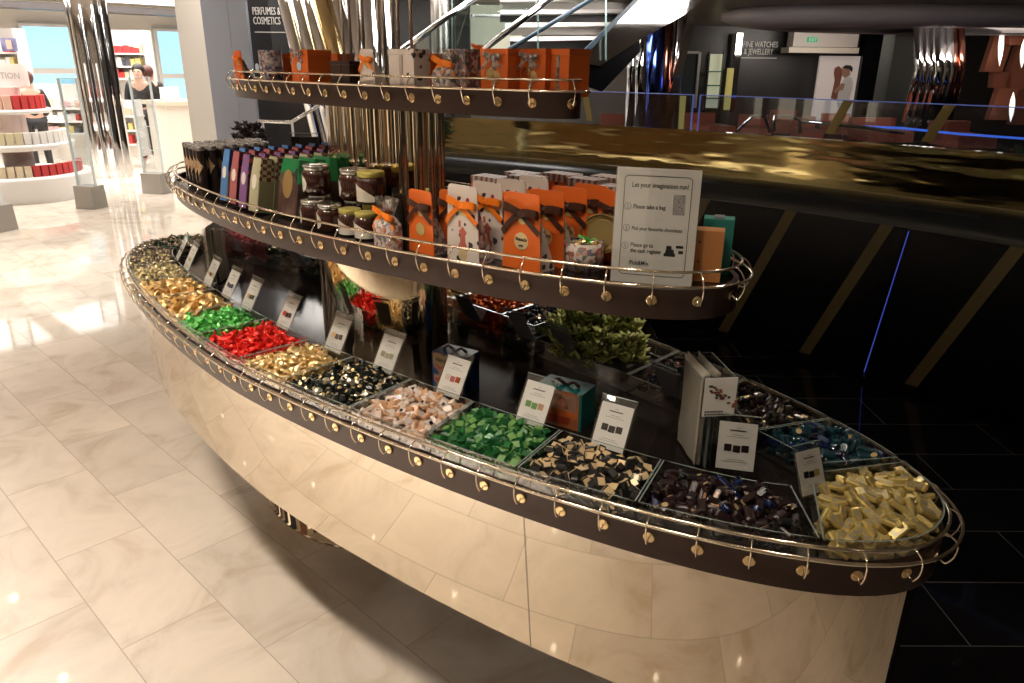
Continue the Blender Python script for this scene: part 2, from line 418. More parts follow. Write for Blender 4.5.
# candy shapes -------------------------------------------------------------
def crumple(mb, amt, sc, seed, flat=True):
    o = Vector((seed*7.13, seed*3.7, seed*1.9))
    mb.v = [tuple(Vector(p)+noise.noise_vector(Vector(p)*sc+o)*amt) for p in mb.v]
    if flat: mb.s = [False]*len(mb.s)
def sph(mb, r, m=0, sc=(1, 1, 1), n=10, k=6, c=(0, 0, 0)):
    prof = [(math.sin(PI*i/k)*r, -math.cos(PI*i/k)*r) for i in range(k+1)]
    M_ = Matrix.Translation(c) @ Matrix.Diagonal((*sc, 1)); return mb.lathe(prof, n, m, M_, True, False)
def fan(mb, L, w, m=0, x0=.0, seed=0):
    """two pinched paper ends along x"""
    for s in (-1, 1):
        n = 5; vs = [(s*x0, 0, 0)]
        for i in range(n):
            a = (i/(n-1)-.5)*1.7; vs.append((s*(x0+L*math.cos(a)), w*math.sin(a), .0025*(1 if i % 2 else -1)))
        mb.add(vs, [(0, i, i+1) for i in range(1, n)], m)
        mb.add([(p[0], p[1], p[2]-.0006) for p in vs], [(0, i+1, i) for i in range(1, n)], m)
def rbox(mb, d, b, m=0, mtop=None):
    """box with chamfered edges"""
    x, y, z = (q/2 for q in d); 
    def lay(zz, ins): return [(-x+ins+b, -y+ins, zz), (x-ins-b, -y+ins, zz), (x-ins, -y+ins+b, zz), (x-ins, y-ins-b, zz), (x-ins-b, y-ins, zz), (-x+ins+b, y-ins, zz), (-x+ins, y-ins-b, zz), (-x+ins, -y+ins+b, zz)]
    vs = lay(-z, b)+lay(-z+b, 0)+lay(z-b, 0)+lay(z, b)
    fs = []; ms = []
    for l in range(3):
        for i in range(8):
            j = (i+1) % 8; fs.append((l*8+i, l*8+j, (l+1)*8+j, (l+1)*8+i)); ms.append(m)
    fs.append(tuple(reversed(range(8)))); ms.append(m); fs.append(tuple(24+i for i in range(8))); ms.append(m if mtop is None else mtop)
    mb.add(vs, fs, ms)
def foilmat(n, c, r=.25, met=.85): return mat(n, c, r, met, .5)
F = dict(
    green=foilmat('green_foil', (.16, .60, .15), .36, .6), red=foilmat('red_foil', (.80, .03, .02), .36, .6), gold=foilmat('gold_foil', (.95, .72, .36), .36, .8),
    coin=foilmat('coin_foil', (.82, .56, .24), .36, .8), bead=foilmat('bead_gold', (.62, .52, .26), .3, .7), film=mat('grey_film', (.42, .38, .30), .2, .3),
    silver=foilmat('grey_silver', (.30, .25, .19), .25, .7), black=mat('black_foil', (.012, .016, .014), .2, .3, .6), tan=mat('tan_wrap', (.52, .30, .17), .3, .1), tanw=mat('pale_wrap', (.62, .52, .46), .3, .1),
    gcube=mat('green_wrap', (.012, .10, .025), .3, .2), gtop=mat('lime_label', (.14, .30, .08), .35), gmid=mat('mid_green_label', (.03, .17, .04), .3), blackw=mat('black_wrap', (.012, .011, .010), .28), cream=mat('cream_label', (.72, .54, .30), .35, .15),
    brown=mat('brown_wrap', (.022, .009, .009), .28, .1, .6), brassd=mat('brass_disc', (.66, .50, .24), .35, .4), blue=mat('blue_wrap', (.008, .02, .09), .25, .2), teal=mat('teal_wrap', (.008, .05, .07), .28, .15, .6),
    bar=mat('yellow_gold_wrap', (.58, .45, .15), .32, .45), barp=mat('grey_print', (.40, .37, .25), .35, .4), orange=foilmat('copper_foil', (.62, .13, .03), .25, .8), pink=mat('pink_foil', (.52, .14, .16), .3, .4),
    navy=mat('navy_wrap', (.02, .022, .045), .2, .4), pale=mat('pale_foil', (.60, .55, .42), .25, .6), dgreen=mat('dark_green_foil', (.02, .07, .04), .25, .4))
def k_foil(c, L=.026, seed=0, lab=None):
    mb = MB(); sph(mb, L*.36, 0, (1.15, .85, .6), 9, 5); fan(mb, L*.42, L*.40, 0, L*.3, seed); crumple(mb, L*.16, 95, seed)
    ms = [F[c]]
    if lab:
        mb.disc((0, 0, L*.20), (0, .1, 1), L*.15, .001, 8, 1); ms.append(F[lab])
    return mb, ms
def k_coin(seed):
    mb = MB(); mb.lathe([(0, -.003), (.011, -.0035), (.0155, -.001), (.0165, 0), (.0155, .001), (.011, .0045), (0, .005)], 12, 0, None, True, False)
    crumple(mb, .006, 70, seed); return mb, [F['coin']]
def k_bead(seed, c='bead'):
    mb = MB(); sph(mb, .0085, 0, (1, 1, .9), 9, 6); fan(mb, .010, .009, 1, .007, seed); crumple(mb, .001, 120, seed, False); return mb, [F[c], F['film' if c == 'bead' else 'silver']]
def k_ball(seed, gold):
    mb = MB(); sph(mb, .0125, 1 if gold else 0, (1, 1, .85), 10, 6); fan(mb, .013, .013, 0, .009, seed); crumple(mb, .004, 90, seed)
    if not gold: mb.disc((0, .003, .0105), (0, .3, 1), .005, .001, 8, 1)
    return mb, [F['black'], F['pale'] if gold else F['gold']]
def k_square(seed, c, top, lab=None):
    mb = MB(); rbox(mb, (.022, .019, .010), .002, 0, 1); crumple(mb, .0013, 70, seed); ms = [F[c], F[top]]
    if lab: mb.box((0, 0, .0056), (.008, .008, .0006), 2); ms.append(F[lab])
    return mb, ms
def k_cube(seed, c, top, s=.019):
    mb = MB(); rbox(mb, (s, s, s*.72), .0015, 0, 0); mb.box((0, 0, s*.36+.0004), (s*.86, s*.72, .0012), 1); mb.box((0, -s/2-.0003, 0), (s*.45, .001, s*.5), 1); crumple(mb, .0007, 60, seed); return mb, [F[c], F[top]]
def k_bar(seed, c, lab, L=.042, disc=True):
    mb = MB(); rbox(mb, (L*.72, .017, .012), .003, 0, 0); fan(mb, L*.16, .009, 0, L*.34, seed); crumple(mb, .0013, 60, seed); ms = [F[c], F[lab]]
    if disc: mb.lathe([(0, .0070), (.0062, .0070), (.0062, .0078), (.0042, .008), (.004, .0074), (0, .0074)], 12, 1, Matrix.Translation(((seed % 2)*.006-.003, 0, 0)), False, False)
    else: mb.box((0, 0, .0063), (L*.4, .005, .0008), 1)
    return mb, ms
def k_gbar(seed):
    mb = MB(); rbox(mb, (.036, .017, .009), .002, 0, 0); mb.box((0, 0, .0048), (.024, .010, .0008), 1); mb.box((0, 0, .0054), (.009, .0055, .0004), 0); crumple(mb, .0012, 45, seed); return mb, [F['bar'], F['barp']]
KINDS = {
 'green_foil': ('green_foil_chocolate', [k_foil('green', .032, s) for s in range(3)]+[k_foil('green', .032, 4, 'pale')], .0245),
 'red_foil': ('red_foil_chocolate', [k_foil('red', .029, s) for s in range(3)]+[k_foil('red', .029, 4, 'gold')], .0225),
 'gold_foil': ('gold_foil_chocolate', [k_foil('gold', .029, s) for s in range(4)], .0225),
 'coin': ('chocolate_coin', [k_coin(s) for s in range(4)], .0225),
 'bead': ('wrapped_pearl', [k_bead(s) for s in range(3)], .0165), 'bead2': ('wrapped_pearl', [k_bead(s, 'silver') for s in range(2)]+[k_bead(5)], .0165),
 'dark_silver': ('silver_foil_chocolate', [k_foil('silver', .026, s) for s in range(3)]+[k_foil('dgreen', .026, 4)], .021),
 'ball': ('foil_ball', [k_ball(0, False), k_ball(1, False), k_ball(2, False), k_ball(3, False), k_ball(2, True)], .0215),
 'tan': ('caramel_square', [k_square(0, 'tan', 'tanw'), k_square(1, 'tanw', 'tan'), k_square(2, 'tan', 'tanw'), k_square(3, 'tanw', 'tanw'), k_square(4, 'tan', 'tanw'), k_square(5, 'tan', 'tan'), k_square(6, 'tanw', 'tanw', 'navy')], .018),
 'gcube': ('chocolate_cube', [k_cube(s, 'gcube', 'gtop') for s in range(2)]+[k_cube(3, 'gcube', 'gmid'), k_cube(4, 'gcube', 'gcube')], .0180),
 'bcube': ('chocolate_cube', [k_cube(s, 'blackw', 'cream') for s in range(2)]+[k_cube(3, 'blackw', 'blackw')], .0185),
 'dbar': ('brown_chocolate_bar', [k_bar(0, 'brown', 'brassd'), k_bar(1, 'brown', 'brown', disc=False), k_bar(2, 'brown', 'tan', disc=False), k_bar(3, 'blackw', 'brown', disc=False), k_bar(4, 'blue', 'blackw', disc=False), k_bar(5, 'brown', 'brown', disc=False), k_bar(6, 'blackw', 'blackw', disc=False), k_bar(7, 'brown', 'blackw', disc=False), k_bar(8, 'brown', 'brown', disc=False)], .0225),
 'gbar': ('chocolate_ingot', [k_gbar(s) for s in range(4)], .0215),
 'teal': ('teal_chocolate_bar', [k_bar(0, 'teal', 'brassd'), k_bar(1, 'teal', 'teal', disc=False), k_bar(5, 'teal', 'navy', disc=False), k_bar(6, 'teal', 'blackw', disc=False), k_bar(2, 'blue', 'teal', disc=False), k_bar(3, 'navy', 'teal', disc=False)], .0225),
 'copper': ('copper_foil_chocolate', [k_foil('orange', .028, s) for s in range(3)], .022), 'pink': ('pink_foil_chocolate', [k_foil('pink', .028, s) for s in range(3)], .022),
 'navy': ('navy_foil_chocolate', [k_foil('navy', .028, s) for s in range(3)]+[k_foil('silver', .028, 3)], .022), 'dgreen': ('dark_foil_chocolate', [k_foil('dgreen', .03, s) for s in range(2)]+[k_foil('black', .03, 2), k_foil('pale', .03, 3)], .023),
 'dbrown': ('short_chocolate_bar', [k_bar(0, 'brown', 'orange', .034, False), k_bar(1, 'brown', 'brown', .034, False), k_bar(2, 'navy', 'brown', .034, False)], .022),
 'dgold': ('gold_print_bar', [k_bar(0, 'blackw', 'gold', .034, False), k_bar(1, 'brown', 'blackw', .034, False), k_bar(2, 'blackw', 'silver', .034, False)], .022),
}
MESHES = {k: [mb.mesh(v[0], ms) for mb, ms in v[1]] for k, v in KINDS.items()}
def fill(kind, desc, poly, seed, ztop=.908, tilt=.55, mound=.012, where='bin', layers=2):
    nm, protos, sp = KINDS[kind]; q = random.Random(seed)
    inn = shrink(poly, sp*.70); xs = [p[0] for p in inn]; ys = [p[1] for p in inn]
    cx, cy = sum(xs)/len(xs), sum(ys)/len(ys); rad = max(max(xs)-min(xs), max(ys)-min(ys))/2
    pts = []
    y = min(ys); row = 0
    while y < max(ys):
        x = min(xs)+(sp/2 if row % 2 else 0)
        while x < max(xs):
            p = (x+q.uniform(-.28, .28)*sp, y+q.uniform(-.28, .28)*sp)
            if inside(p, inn): pts.append(p)
            x += sp
        y += sp*.86; row += 1
    if len(pts) > 290: pts = q.sample(pts, 290)
    def pose():
        a = q.uniform(0, 2*PI); return Euler((q.gauss(0, tilt), q.gauss(0, tilt), a)).to_matrix().to_4x4()
    def zt(p, zz): return zz+mound*(1-min(1, (math.hypot(p[0]-cx, p[1]-cy)/rad))**2)+q.uniform(-.006, .006)
    n = len(MESHES[kind])
    for i, p in enumerate(pts):
        o = bpy.data.objects.new(nm, MESHES[kind][q.randrange(n)]); COL.objects.link(o)
        o.matrix_world = Matrix.Translation((p[0], p[1], zt(p, ztop))) @ pose()
        tag(o, desc, 'chocolate', desc.split(' in ')[0]+' in '+where)
    low = MB(); mats = []; base = []
    for mb, ms in protos: base.append(len(mats)); mats += ms
    for layer, zz in enumerate([ztop-.014-.0125*l_ for l_ in range(layers)]):
        for p in pts:
            if not inside(p, inn): continue
            k = q.randrange(n); T = Matrix.Translation((p[0]+q.uniform(-.4, .4)*sp*.3, p[1]+q.uniform(-.4, .4)*sp*.3, zt(p, zz))) @ pose()
            mb = protos[k][0]; low.add(mb.v, mb.f, [x+base[k] for x in mb.m], False, T)
    o = low.build('buried_chocolates', mats); tag(o, 'lower layers of '+desc, 'chocolates', None, 'stuff')
def acrylic_bin(poly, label, z0=.874, z1=.925):
    b = thing('candy_bin', label, 'bin', (poly[0][0], poly[0][1], z0), 0, 'clear acrylic candy bins')
    c = poly[0]; loc = [(p[0]-c[0], p[1]-c[1]) for p in poly]
    MB().wall(loc, 0, z1-z0, .0032, 0, 1, True).build('wall_panel', [m_acryl, m_edge], b)
    MB().prism(shrink(loc, .003), .0, .0015).build('bottom_panel', mat('bin_floor', (.05, .045, .04), .3), b)
    return b
PI_ = [-1.325, -1.10, -.87, -.63, -.455, -.225, .02, .218, .44, .64, .877, 1.10, 1.325]
PO_ = [-1.43, -1.145, -.92, -.68, -.43, -.240, .015, .216, .465, .69, .915, 1.15, 1.43]
front = [('bead2', 'brownish silver wrapped pearl'), ('bead', 'small gold pearl in clear wrap'), ('coin', 'folded gold foil coin'), ('coin', 'crumpled gold foil coin'), ('green_foil', 'bright green foil chocolate'),
         ('red_foil', 'bright red foil chocolate'), ('gold_foil', 'shiny gold foil chocolate'), ('ball', 'black foil ball with gold spots'), ('tan', 'tan and white wrapped caramel'), ('gcube', 'green wrapped cube'),
         ('bcube', 'black cube with cream gold label'), ('dbar', 'dark brown wrapped bar')]
where_f = ['front bin second from the far end', 'front bin third from the far end', 'front bin beside the gold pearls', 'front bin beside the green foils', 'front bin between gold coins and red foils',
           'front bin between green and gold foils', 'front bin between red foils and black balls', 'front bin between gold foils and caramels', 'front bin between black balls and green cubes',
           'front bin between caramels and black cubes', 'front bin between green cubes and dark bars', 'front bin beside the gold ingots']
for i, (k, d) in enumerate(front):
    poly = bin_poly(PI_[i], PO_[i], PI_[i+1], PO_[i+1], -1)
    acrylic_bin(poly, f'clear acrylic {where_f[i]}')
    fill(k, f'{d} in the {where_f[i]}', poly, 100+i, where=where_f[i])
poly = end_poly(1, 1.43); acrylic_bin(poly, 'rounded clear acrylic bin of gold ingots at the near end'); fill('gbar', 'yellow gold wrapped ingot in the rounded near end bin', poly, 120, ztop=.908, tilt=.38, where='the near end bin', mound=.014)
poly = end_poly(-1, 1.43); acrylic_bin(poly, 'rounded clear acrylic bin of dark silver chocolates at the far end'); fill('dark_silver', 'dark silver foil chocolate in the rounded far end bin', poly, 121, where='the far end bin')
back = [(-1.325, -.95, 'pink', 'pink foil chocolate', 'back row bin of pink foils', .925), (-.95, -.5, 'dgreen', 'black and pale foil chocolate', 'back row bin beside the pink foils', .915), (-.5, -.27, 'dgreen', 'dark green foil chocolate', 'back row bin before the mirror column', .912),
        (-.1, .1, 'gold_foil', 'pale gold foil chocolate', 'back row bin beside the mirror column', .91), (.1, .32, 'copper', 'copper orange foil chocolate', 'back row bin between pale gold and navy', .915), (.32, .46, 'navy', 'navy black foil chocolate', 'back row bin next to the leafy plant', .912),
        (.80, 1.02, 'dbrown', 'dark brown short bar', 'back row bin between plant and bag box', .91), (1.02, 1.17, 'dgold', 'black short bar with gold print', 'back row bin behind the bag box', .91), (1.17, 1.325, 'teal', 'teal blue wrapped bar', 'back row bin beside the gold ingots', .908)]
for i, (x0, x1, k, d, w, zt) in enumerate(back):
    xo = lambda x: x*(1.43/1.325) if x > 1.1 or x < -1.1 else x
    poly = bin_poly(x0, xo(x0), x1, xo(x1), 1); acrylic_bin(poly, f'clear acrylic {w}', z1=.962 if x1 < .9 else .925)
    fill(k, f'{d} in the {w}', poly, 150+i, ztop=zt+(.036 if x1 < .9 else 0), where=w, layers=5 if x1 < .9 else 2)
poly = bin_poly(.46, .46, .80, .80, 1); acrylic_bin(poly, 'clear acrylic back row bin around the leafy green plant')

# ------------------------------------------------------------------ plants
def leaf_plant(label, x, y, z, rx, ry, h, n, cols, seed, ls=.02, pot=None, nm='leafy_plant'):
    t = thing(nm, label, 'plant', (x, y, z)); q = random.Random(seed); mb = MB()
    for i in range(n):
        a = q.uniform(0, 2*PI); rr = math.sqrt(q.random()); px, py = rx*rr*math.cos(a), ry*rr*math.sin(a); pz = h*(.12+.88*q.random())*(1-.35*rr)
        for k in range(5):
            an = 2*PI*k/5+q.uniform(-.3, .3); el = q.uniform(.3, 1.2); d = Vector((math.cos(an)*math.cos(el), math.sin(an)*math.cos(el), math.sin(el)))
            s = d.cross(Vector((0, 0, 1))).normalized(); L = ls*q.uniform(.7, 1.2); b = Vector((px, py, pz)); w = L*.30; u = s.cross(d)*L*.12
            mb.add([b, b+d*L*.5+s*w+u, b+d*L, b+d*L*.5-s*w+u, b+d*L*.45-u*1.2], [(0, 4, 1), (1, 4, 2), (0, 3, 4), (3, 2, 4), (0, 1, 2, 3)], q.randrange(len(cols)), True)
    mb.build('foliage', cols, t)
    st = MB()
    for i in range(14):
        a = q.uniform(0, 2*PI); rr = q.random(); st.tube([(0, 0, 0), (rx*rr*.5*math.cos(a), ry*rr*.5*math.sin(a), h*.3), (rx*rr*math.cos(a), ry*rr*math.sin(a), h*.7)], .0015, 5)
    st.build('stem', mat('stem_green', (.12, .12, .04), .6), t)
    if pot: pot(t)
    return t
gl = [mat('leaf_yellowgreen', (.52, .56, .15), .5), mat('leaf_olive', (.38, .45, .10), .5), mat('leaf_lime', (.55, .58, .20), .5)]
leaf_plant('yellow green leafy plant standing in the back row bin', .62, .255, Z1+.004, .14, .10, .180, 290, gl, 3, .032, lambda t: MB().prism([(-.13, -.06), (.13, -.06), (.13, .06), (-.13, .06)], 0, .03).build('planter', mat('planter_dark', (.05, .05, .04), .6), t))
dk = [mat('leaf_dark', (.035, .02, .018), .5), mat('leaf_darkred', (.06, .02, .02), .5)]
bp = PD(251, 146, 5.6)
def _pot(t):
    MB().lathe([(.05, -.10), (.085, -.09), (.105, -.03), (.108, 0), (.09, .004), (.0, 0)], 24).build('pot', mat('teal_pot', (.01, .06, .05), .2), t)
    MB().lathe([(.13, -bp.z), (.13, -bp.z+.02), (.03, -bp.z+.03), (.03, -.13), (.10, -.12), (.10, -.10), (0, -.10)], 24).build('pedestal', mat('pedestal_dark', (.02, .02, .02), .4), t)
leaf_plant('dark bushy plant in a teal pot on a slim pedestal behind the display', bp.x, bp.y, bp.z, .12, .11, .19, 46, dk, 5, .05, _pot, 'potted_plant')
# ------------------------------------------------------------------ price cards
def price_card(x, y, z, rz, label, cols, back=False, w=.074, h=.108, tilt=30):
    t = thing('price_card_holder', label, 'price card', (x, y, z), rz, 'price card holders on the bins')
    T = Matrix.Rotation(R(-tilt), 4, 'X')
    mb = MB(); mb.box((0, .0018, h/2), (w+.006, .0012, h+.006), 0, T); mb.box((0, -.0018, h/2), (w+.006, .0010, h+.006), 0, T)
    mb.box((0, 0, h+.003), (w+.006, .0048, .0016), 1, T); mb.build('acrylic_sleeve', [m_acryl, m_edge], t)
    MB().box((0, 0, h*.45), (w-.002, .0012, h*.88), 0, T).build('card', mat('card_back', (.30, .29, .32), .5) if back else m_card, t)
    if not back:
        pr = MB()
        pr.box((0, -.0009, h*.74), (w*.42, .0004, .0022), 0, T)
        for k, (ww, zz) in enumerate(((.10, .79), (.30, .66), (.55, .62), (.45, .20), (.6, .16))): pr.box((0, -.0009, h*zz), (w*ww, .0004, .0010), 1, T)
        pr.build('printed_lines', [m_ink, m_inkgrey], t)
        pic = MB()
        for k, c in enumerate(cols):
            pic.box((w*(-.22+.22*k), -.0010, h*(.40+.015*((k+1) % 2))), (w*.19, .0006, h*.13), k, T)
        pic.build('product_picture', [F[c] for c in cols], t)
    MB().box((0, .001, -.014), (w*.4, .0015, .03), 0).build('clip', m_acryl, t)
    return t
nrm = lambda x: math.atan2(1, 0)*0+math.atan(-(ylim(x+.01, 1.36, .262)-ylim(x-.01, 1.36, .262))/.02)*.6
cards = [(-1.20, 'brownish silver pearls', ('silver', 'bead', 'silver')), (-1.02, 'gold pearls', ('bead', 'film', 'bead')), (-.758, 'folded gold coins', ('coin', 'brown', 'coin')), (-.575, 'crumpled gold coins, card tinted bluish', ('blue', 'blue', 'blue')), (-.410, 'green foil chocolates', ('coin', 'brown', 'dgreen')),
         (-.165, 'red foil chocolates', ('red', 'brown', 'brown')), (.100, 'gold foil chocolates', ('coin', 'silver', 'brown')), (.312, 'black foil balls', ('pale', 'barp', 'barp')), (.545, 'wrapped caramels', ('tanw', 'pink', 'orange')), (.785, 'green cubes', ('gtop', 'gtop', 'tan')),
         (.975, 'black cubes', ('brown', 'blackw', 'brown'))]
for x, d, c in cards:
    price_card(x, -ylim(x, 1.36, .262)+.012, .905, nrm(x)*-1 if False else math.atan2(-(ylim(x+.01, 1.36, .262)-ylim(x-.01, 1.36, .262)), .02), f'tilted clear holder with white price card behind the {d}', c)
price_card(1.205, -.055, .905, R(30), 'clear holder with white price card behind the dark brown bars', ('brown', 'brown', 'brown'), tilt=12)
price_card(1.355, -.028, .905, R(68), 'narrow turned price card holder between dark bars and gold ingots', ('blackw', 'blackw', 'bar'), w=.06, h=.092, tilt=24)
for x, d in ((-1.12, 'pink foils'), (-.72, 'black and pale foils'), (-.38, 'dark green foils'), (.0, 'pale gold foils'), (.20, 'copper foils'), (.43, 'navy foils'), (.60, 'leafy plant'), (.95, 'dark brown short bars'), (1.10, 'black gold bars')):
    price_card(x, ylim(x, 1.36, .20)+.0, .915, PI+math.atan2((ylim(x+.01, 1.36, .2)-ylim(x-.01, 1.36, .2)), .02), f'price card holder seen from behind, before the {d}', (), True)

# ------------------------------------------------------------------ acrylic bag dispensers and deck boxes
def bag_box(x, y, rz, label, card=True):
    t = thing('bag_dispenser', label, 'dispenser', (x, y, Z1+.001), rz)
    W, D, H = .070, .135, .205
    lp = [(-W/2, -D/2), (W/2, -D/2), (W/2, D/2), (-W/2, D/2)]
    MB().wall(lp, 0, H, .003, 0, 1, True).build('acrylic_case', [m_acryl, m_edge], t)
    MB().box((-W*.1, 0, H/2), (.002, D-.006, H-.004)).build('divider', m_edge, t)
    q = random.Random(4)
    for k in range(5):
        mb = MB(); n = 6; vs = []; fs = []
        for i in range(n):
            for j in range(n): vs.append((-.026+.011*k*.45+ (0 if k < 3 else .012)+q.uniform(-.0015, .0015), (i/(n-1)-.5)*(D-.02), .005+j/(n-1)*(H+.004*(k % 2))))
        for i in range(n-1):
            for j in range(n-1): fs.append((i*n+j, (i+1)*n+j, (i+1)*n+j+1, i*n+j+1))
        mb.add(vs, fs); mb.build('folded_bag', mat('kraft_film_bag', (.72, .67, .58), .3, 0, .5, bump=.8, bs=25.), t)
    mb = MB(); n = 7; vs = []; fs = []
    for i in range(n):
        for j in range(n): vs.append((-.012+i/(n-1)*.040, -D/2+.012+q.uniform(-.003, .003), .004+j/(n-1)*(H+.005)))
    for i in range(n-1):
        for j in range(n-1): fs.append((i*n+j, (i+1)*n+j, (i+1)*n+j+1, i*n+j+1))
    mb.add(vs, fs); mb.build('clear_bag', thin_glass('bag_film', (.80, .76, .70), .3, .15), t)
    if card:
        c = MB(); c.box((.004, -D/2-.0035, H-.040), (.066, .0012, .082)); cc = c.build('notice_card', m_card, t)
        s = MB(); s.box((.004, -D/2-.0018, H-.040), (.074, .001, .092)); s.build('card_sleeve', m_acryl, t)
        p = MB(); q = random.Random(9)
        for k in range(34):
            u = q.random(); w_ = q.gauss(0, .006); p.box((-.018+u*.058, -D/2-.0044, H-.018-u*.045+w_), (.0055, .0006, .0045), q.randrange(3), None)
        p.build('flower_print', [mat('print_rust', (.30, .10, .05), .6), mat('print_tan', (.5, .33, .2), .6), mat('print_dark', (.08, .05, .05), .6)], cc)
        for k, (ww, zz) in enumerate((('MIXED', .073), ('CHOCOLATES', .081))):
            pass
        p = MB()
        for k in range(7): p.box((-.022+.0055*k, -D/2-.0044, H-.071), (.0038, .0006, .0030)); 
        for k in range(9): p.box((-.022+.0055*k, -D/2-.0044, H-.077), (.0038, .0006, .0030))
        p.build('printed_lines', m_ink, cc)
    return t
bag_box(1.092, .004, R(50), 'tall clear acrylic dispenser of folded bags with a printed notice card')
bag_box(-.89, -.07, R(48), 'tall clear acrylic dispenser of folded bags near the gold coins', False)
def gift_carton(x, y, z, rz, w, d, h, label, side, frontm, name='gift_carton', extra=None):
    t = thing(name, label, 'box', (x, y, z), rz)
    mb = MB(); rb = []; mb.box((0, 0, h/2), (w, d, h)); mb.build('carton_body', side, t)
    MB().box((0, -d/2-.0006, h/2), (w*.9, .0012, h*.985)).build('front_panel', frontm, t)
    if extra: extra(t, w, d, h)
    return t
def ex_blue(t, w, d, h):
    MB().box((0, -d/2-.0018, h*.82), (w*.9, .0012, h*.28)).build('kraft_label', mat('kraft', (.33, .24, .12), .6), t)
    text('lettering', 'Venchi', .016, m_ink, t, (-w*.38, -d/2-.0028, h*.78), (R(90), 0, 0), shear=.3)
    mb = MB()
    for s in (-1, 1): mb.tube([(0, 0, h), (s*.02, 0, h+.012), (s*.035, 0, h+.002)], .004, 6)
    mb.build('bow', m_brown_rib, t)
gift_carton(.465, -.12, Z1, R(12), .10, .065, .098, 'blue gift carton with kraft label on the deck behind the caramels', mat('deep_blue', (.010, .035, .13), .35), pattern('blue_carton_art', 'noise', [(.02, .04, .12), (.05, .08, .15), (.35, .22, .14), (.35, .06, .03), (.5, .42, .36)], 28), extra=ex_blue)
def ex_teal(t, w, d, h):
    MB().box((0, -d/2-.0015, h*.70), (w*.80, .0010, h*.42)).build('print_sky', mat('print_sand', (.30, .16, .10), .6), t)
    mb = MB(); mb.lathe([(.017, 0), (.016, .010), (.008, .018), (.002, .026), (0, .034)], 4, 0, Matrix.Translation((.01, -d/2-.002, h*.55)) @ Matrix.Diagonal((1, .05, 1, 1)))
    mb.box((0, -d/2-.002, h*.40), (w*.7, .001, h*.16), 1); mb.box((-w*.05, -d/2-.0025, h*.22), (w*.6, .001, h*.2), 2)
    mb.build('dome_print', [mat('print_rose', (.28, .10, .06), .6), mat('print_orange', (.50, .11, .02), .6), mat('print_red', (.33, .04, .015), .6)], t)
    mb = MB()
    for s in (-1, 1): mb.tube([(0, 0, h), (s*.02, 0, h+.010), (s*.035, 0, h+.002)], .004, 6)
    mb.build('bow', mat('dark_ribbon', (.06, .03, .02), .4), t)
gift_carton(.785, -.07, Z1, R(12), .118, .07, .090, 'teal gift carton printed with an orange domed townscape, between two price cards', mat('teal_card', (.01, .13, .12), .4), pattern('town_art', 'noise', [(.02, .12, .10), (.30, .13, .07), (.45, .12, .03), (.22, .08, .04)], 30), extra=ex_teal)

# ------------------------------------------------------------------ bows, bags, jars, tubes
def ribbon(mb, pts, w, wd, m=0):
    """flat strip along pts, wd = width direction"""
    vs = []; wd = Vector(wd).normalized()*w/2
    for p in pts: vs += [Vector(p)+wd, Vector(p)-wd]
    n = len(pts); fs = [(2*i, 2*i+1, 2*i+3, 2*i+2) for i in range(n-1)]
    mb.add(vs, fs, m, True); mb.add([v+Vector((0, .0007, 0)) for v in vs], [tuple(reversed(f)) for f in fs], m, True)
def bow(parent, y, z, s, m, name='bow', seed=0):
    mb = MB(); q = random.Random(seed)
    for sg in (-1, 1):
        up = q.uniform(-.2, .35)
        L = []
        for i in range(9):
            a = PI*2*i/8; L.append((sg*s*(.5-.5*math.cos(a)), y-.004-s*.16*math.sin(a)*1., z+s*up*(.5-.5*math.cos(a))+s*.10*math.sin(a)))
        ribbon(mb, L, s*.34, (0, .15, 1))
        ribbon(mb, [(0, y-.003, z), (sg*s*.35, y-.006, z-s*.22), (sg*s*.75, y-.005, z-s*.55), (sg*s*1.05, y-.004, z-s*q.uniform(.7, 1.0))], s*.26, (sg*.5, 0, .8))
    sph(mb, s*.14, 0, (1, .6, 1), 8, 5, (0, y-.006, z))
    return mb.build(name, m, parent)
def seal(parent, x, y, z, r, m=None, name='seal'):
    return MB().disc((x, y, z), (0, -1, 0), r, .0012, 20).build(name, m or m_labelgold, parent)
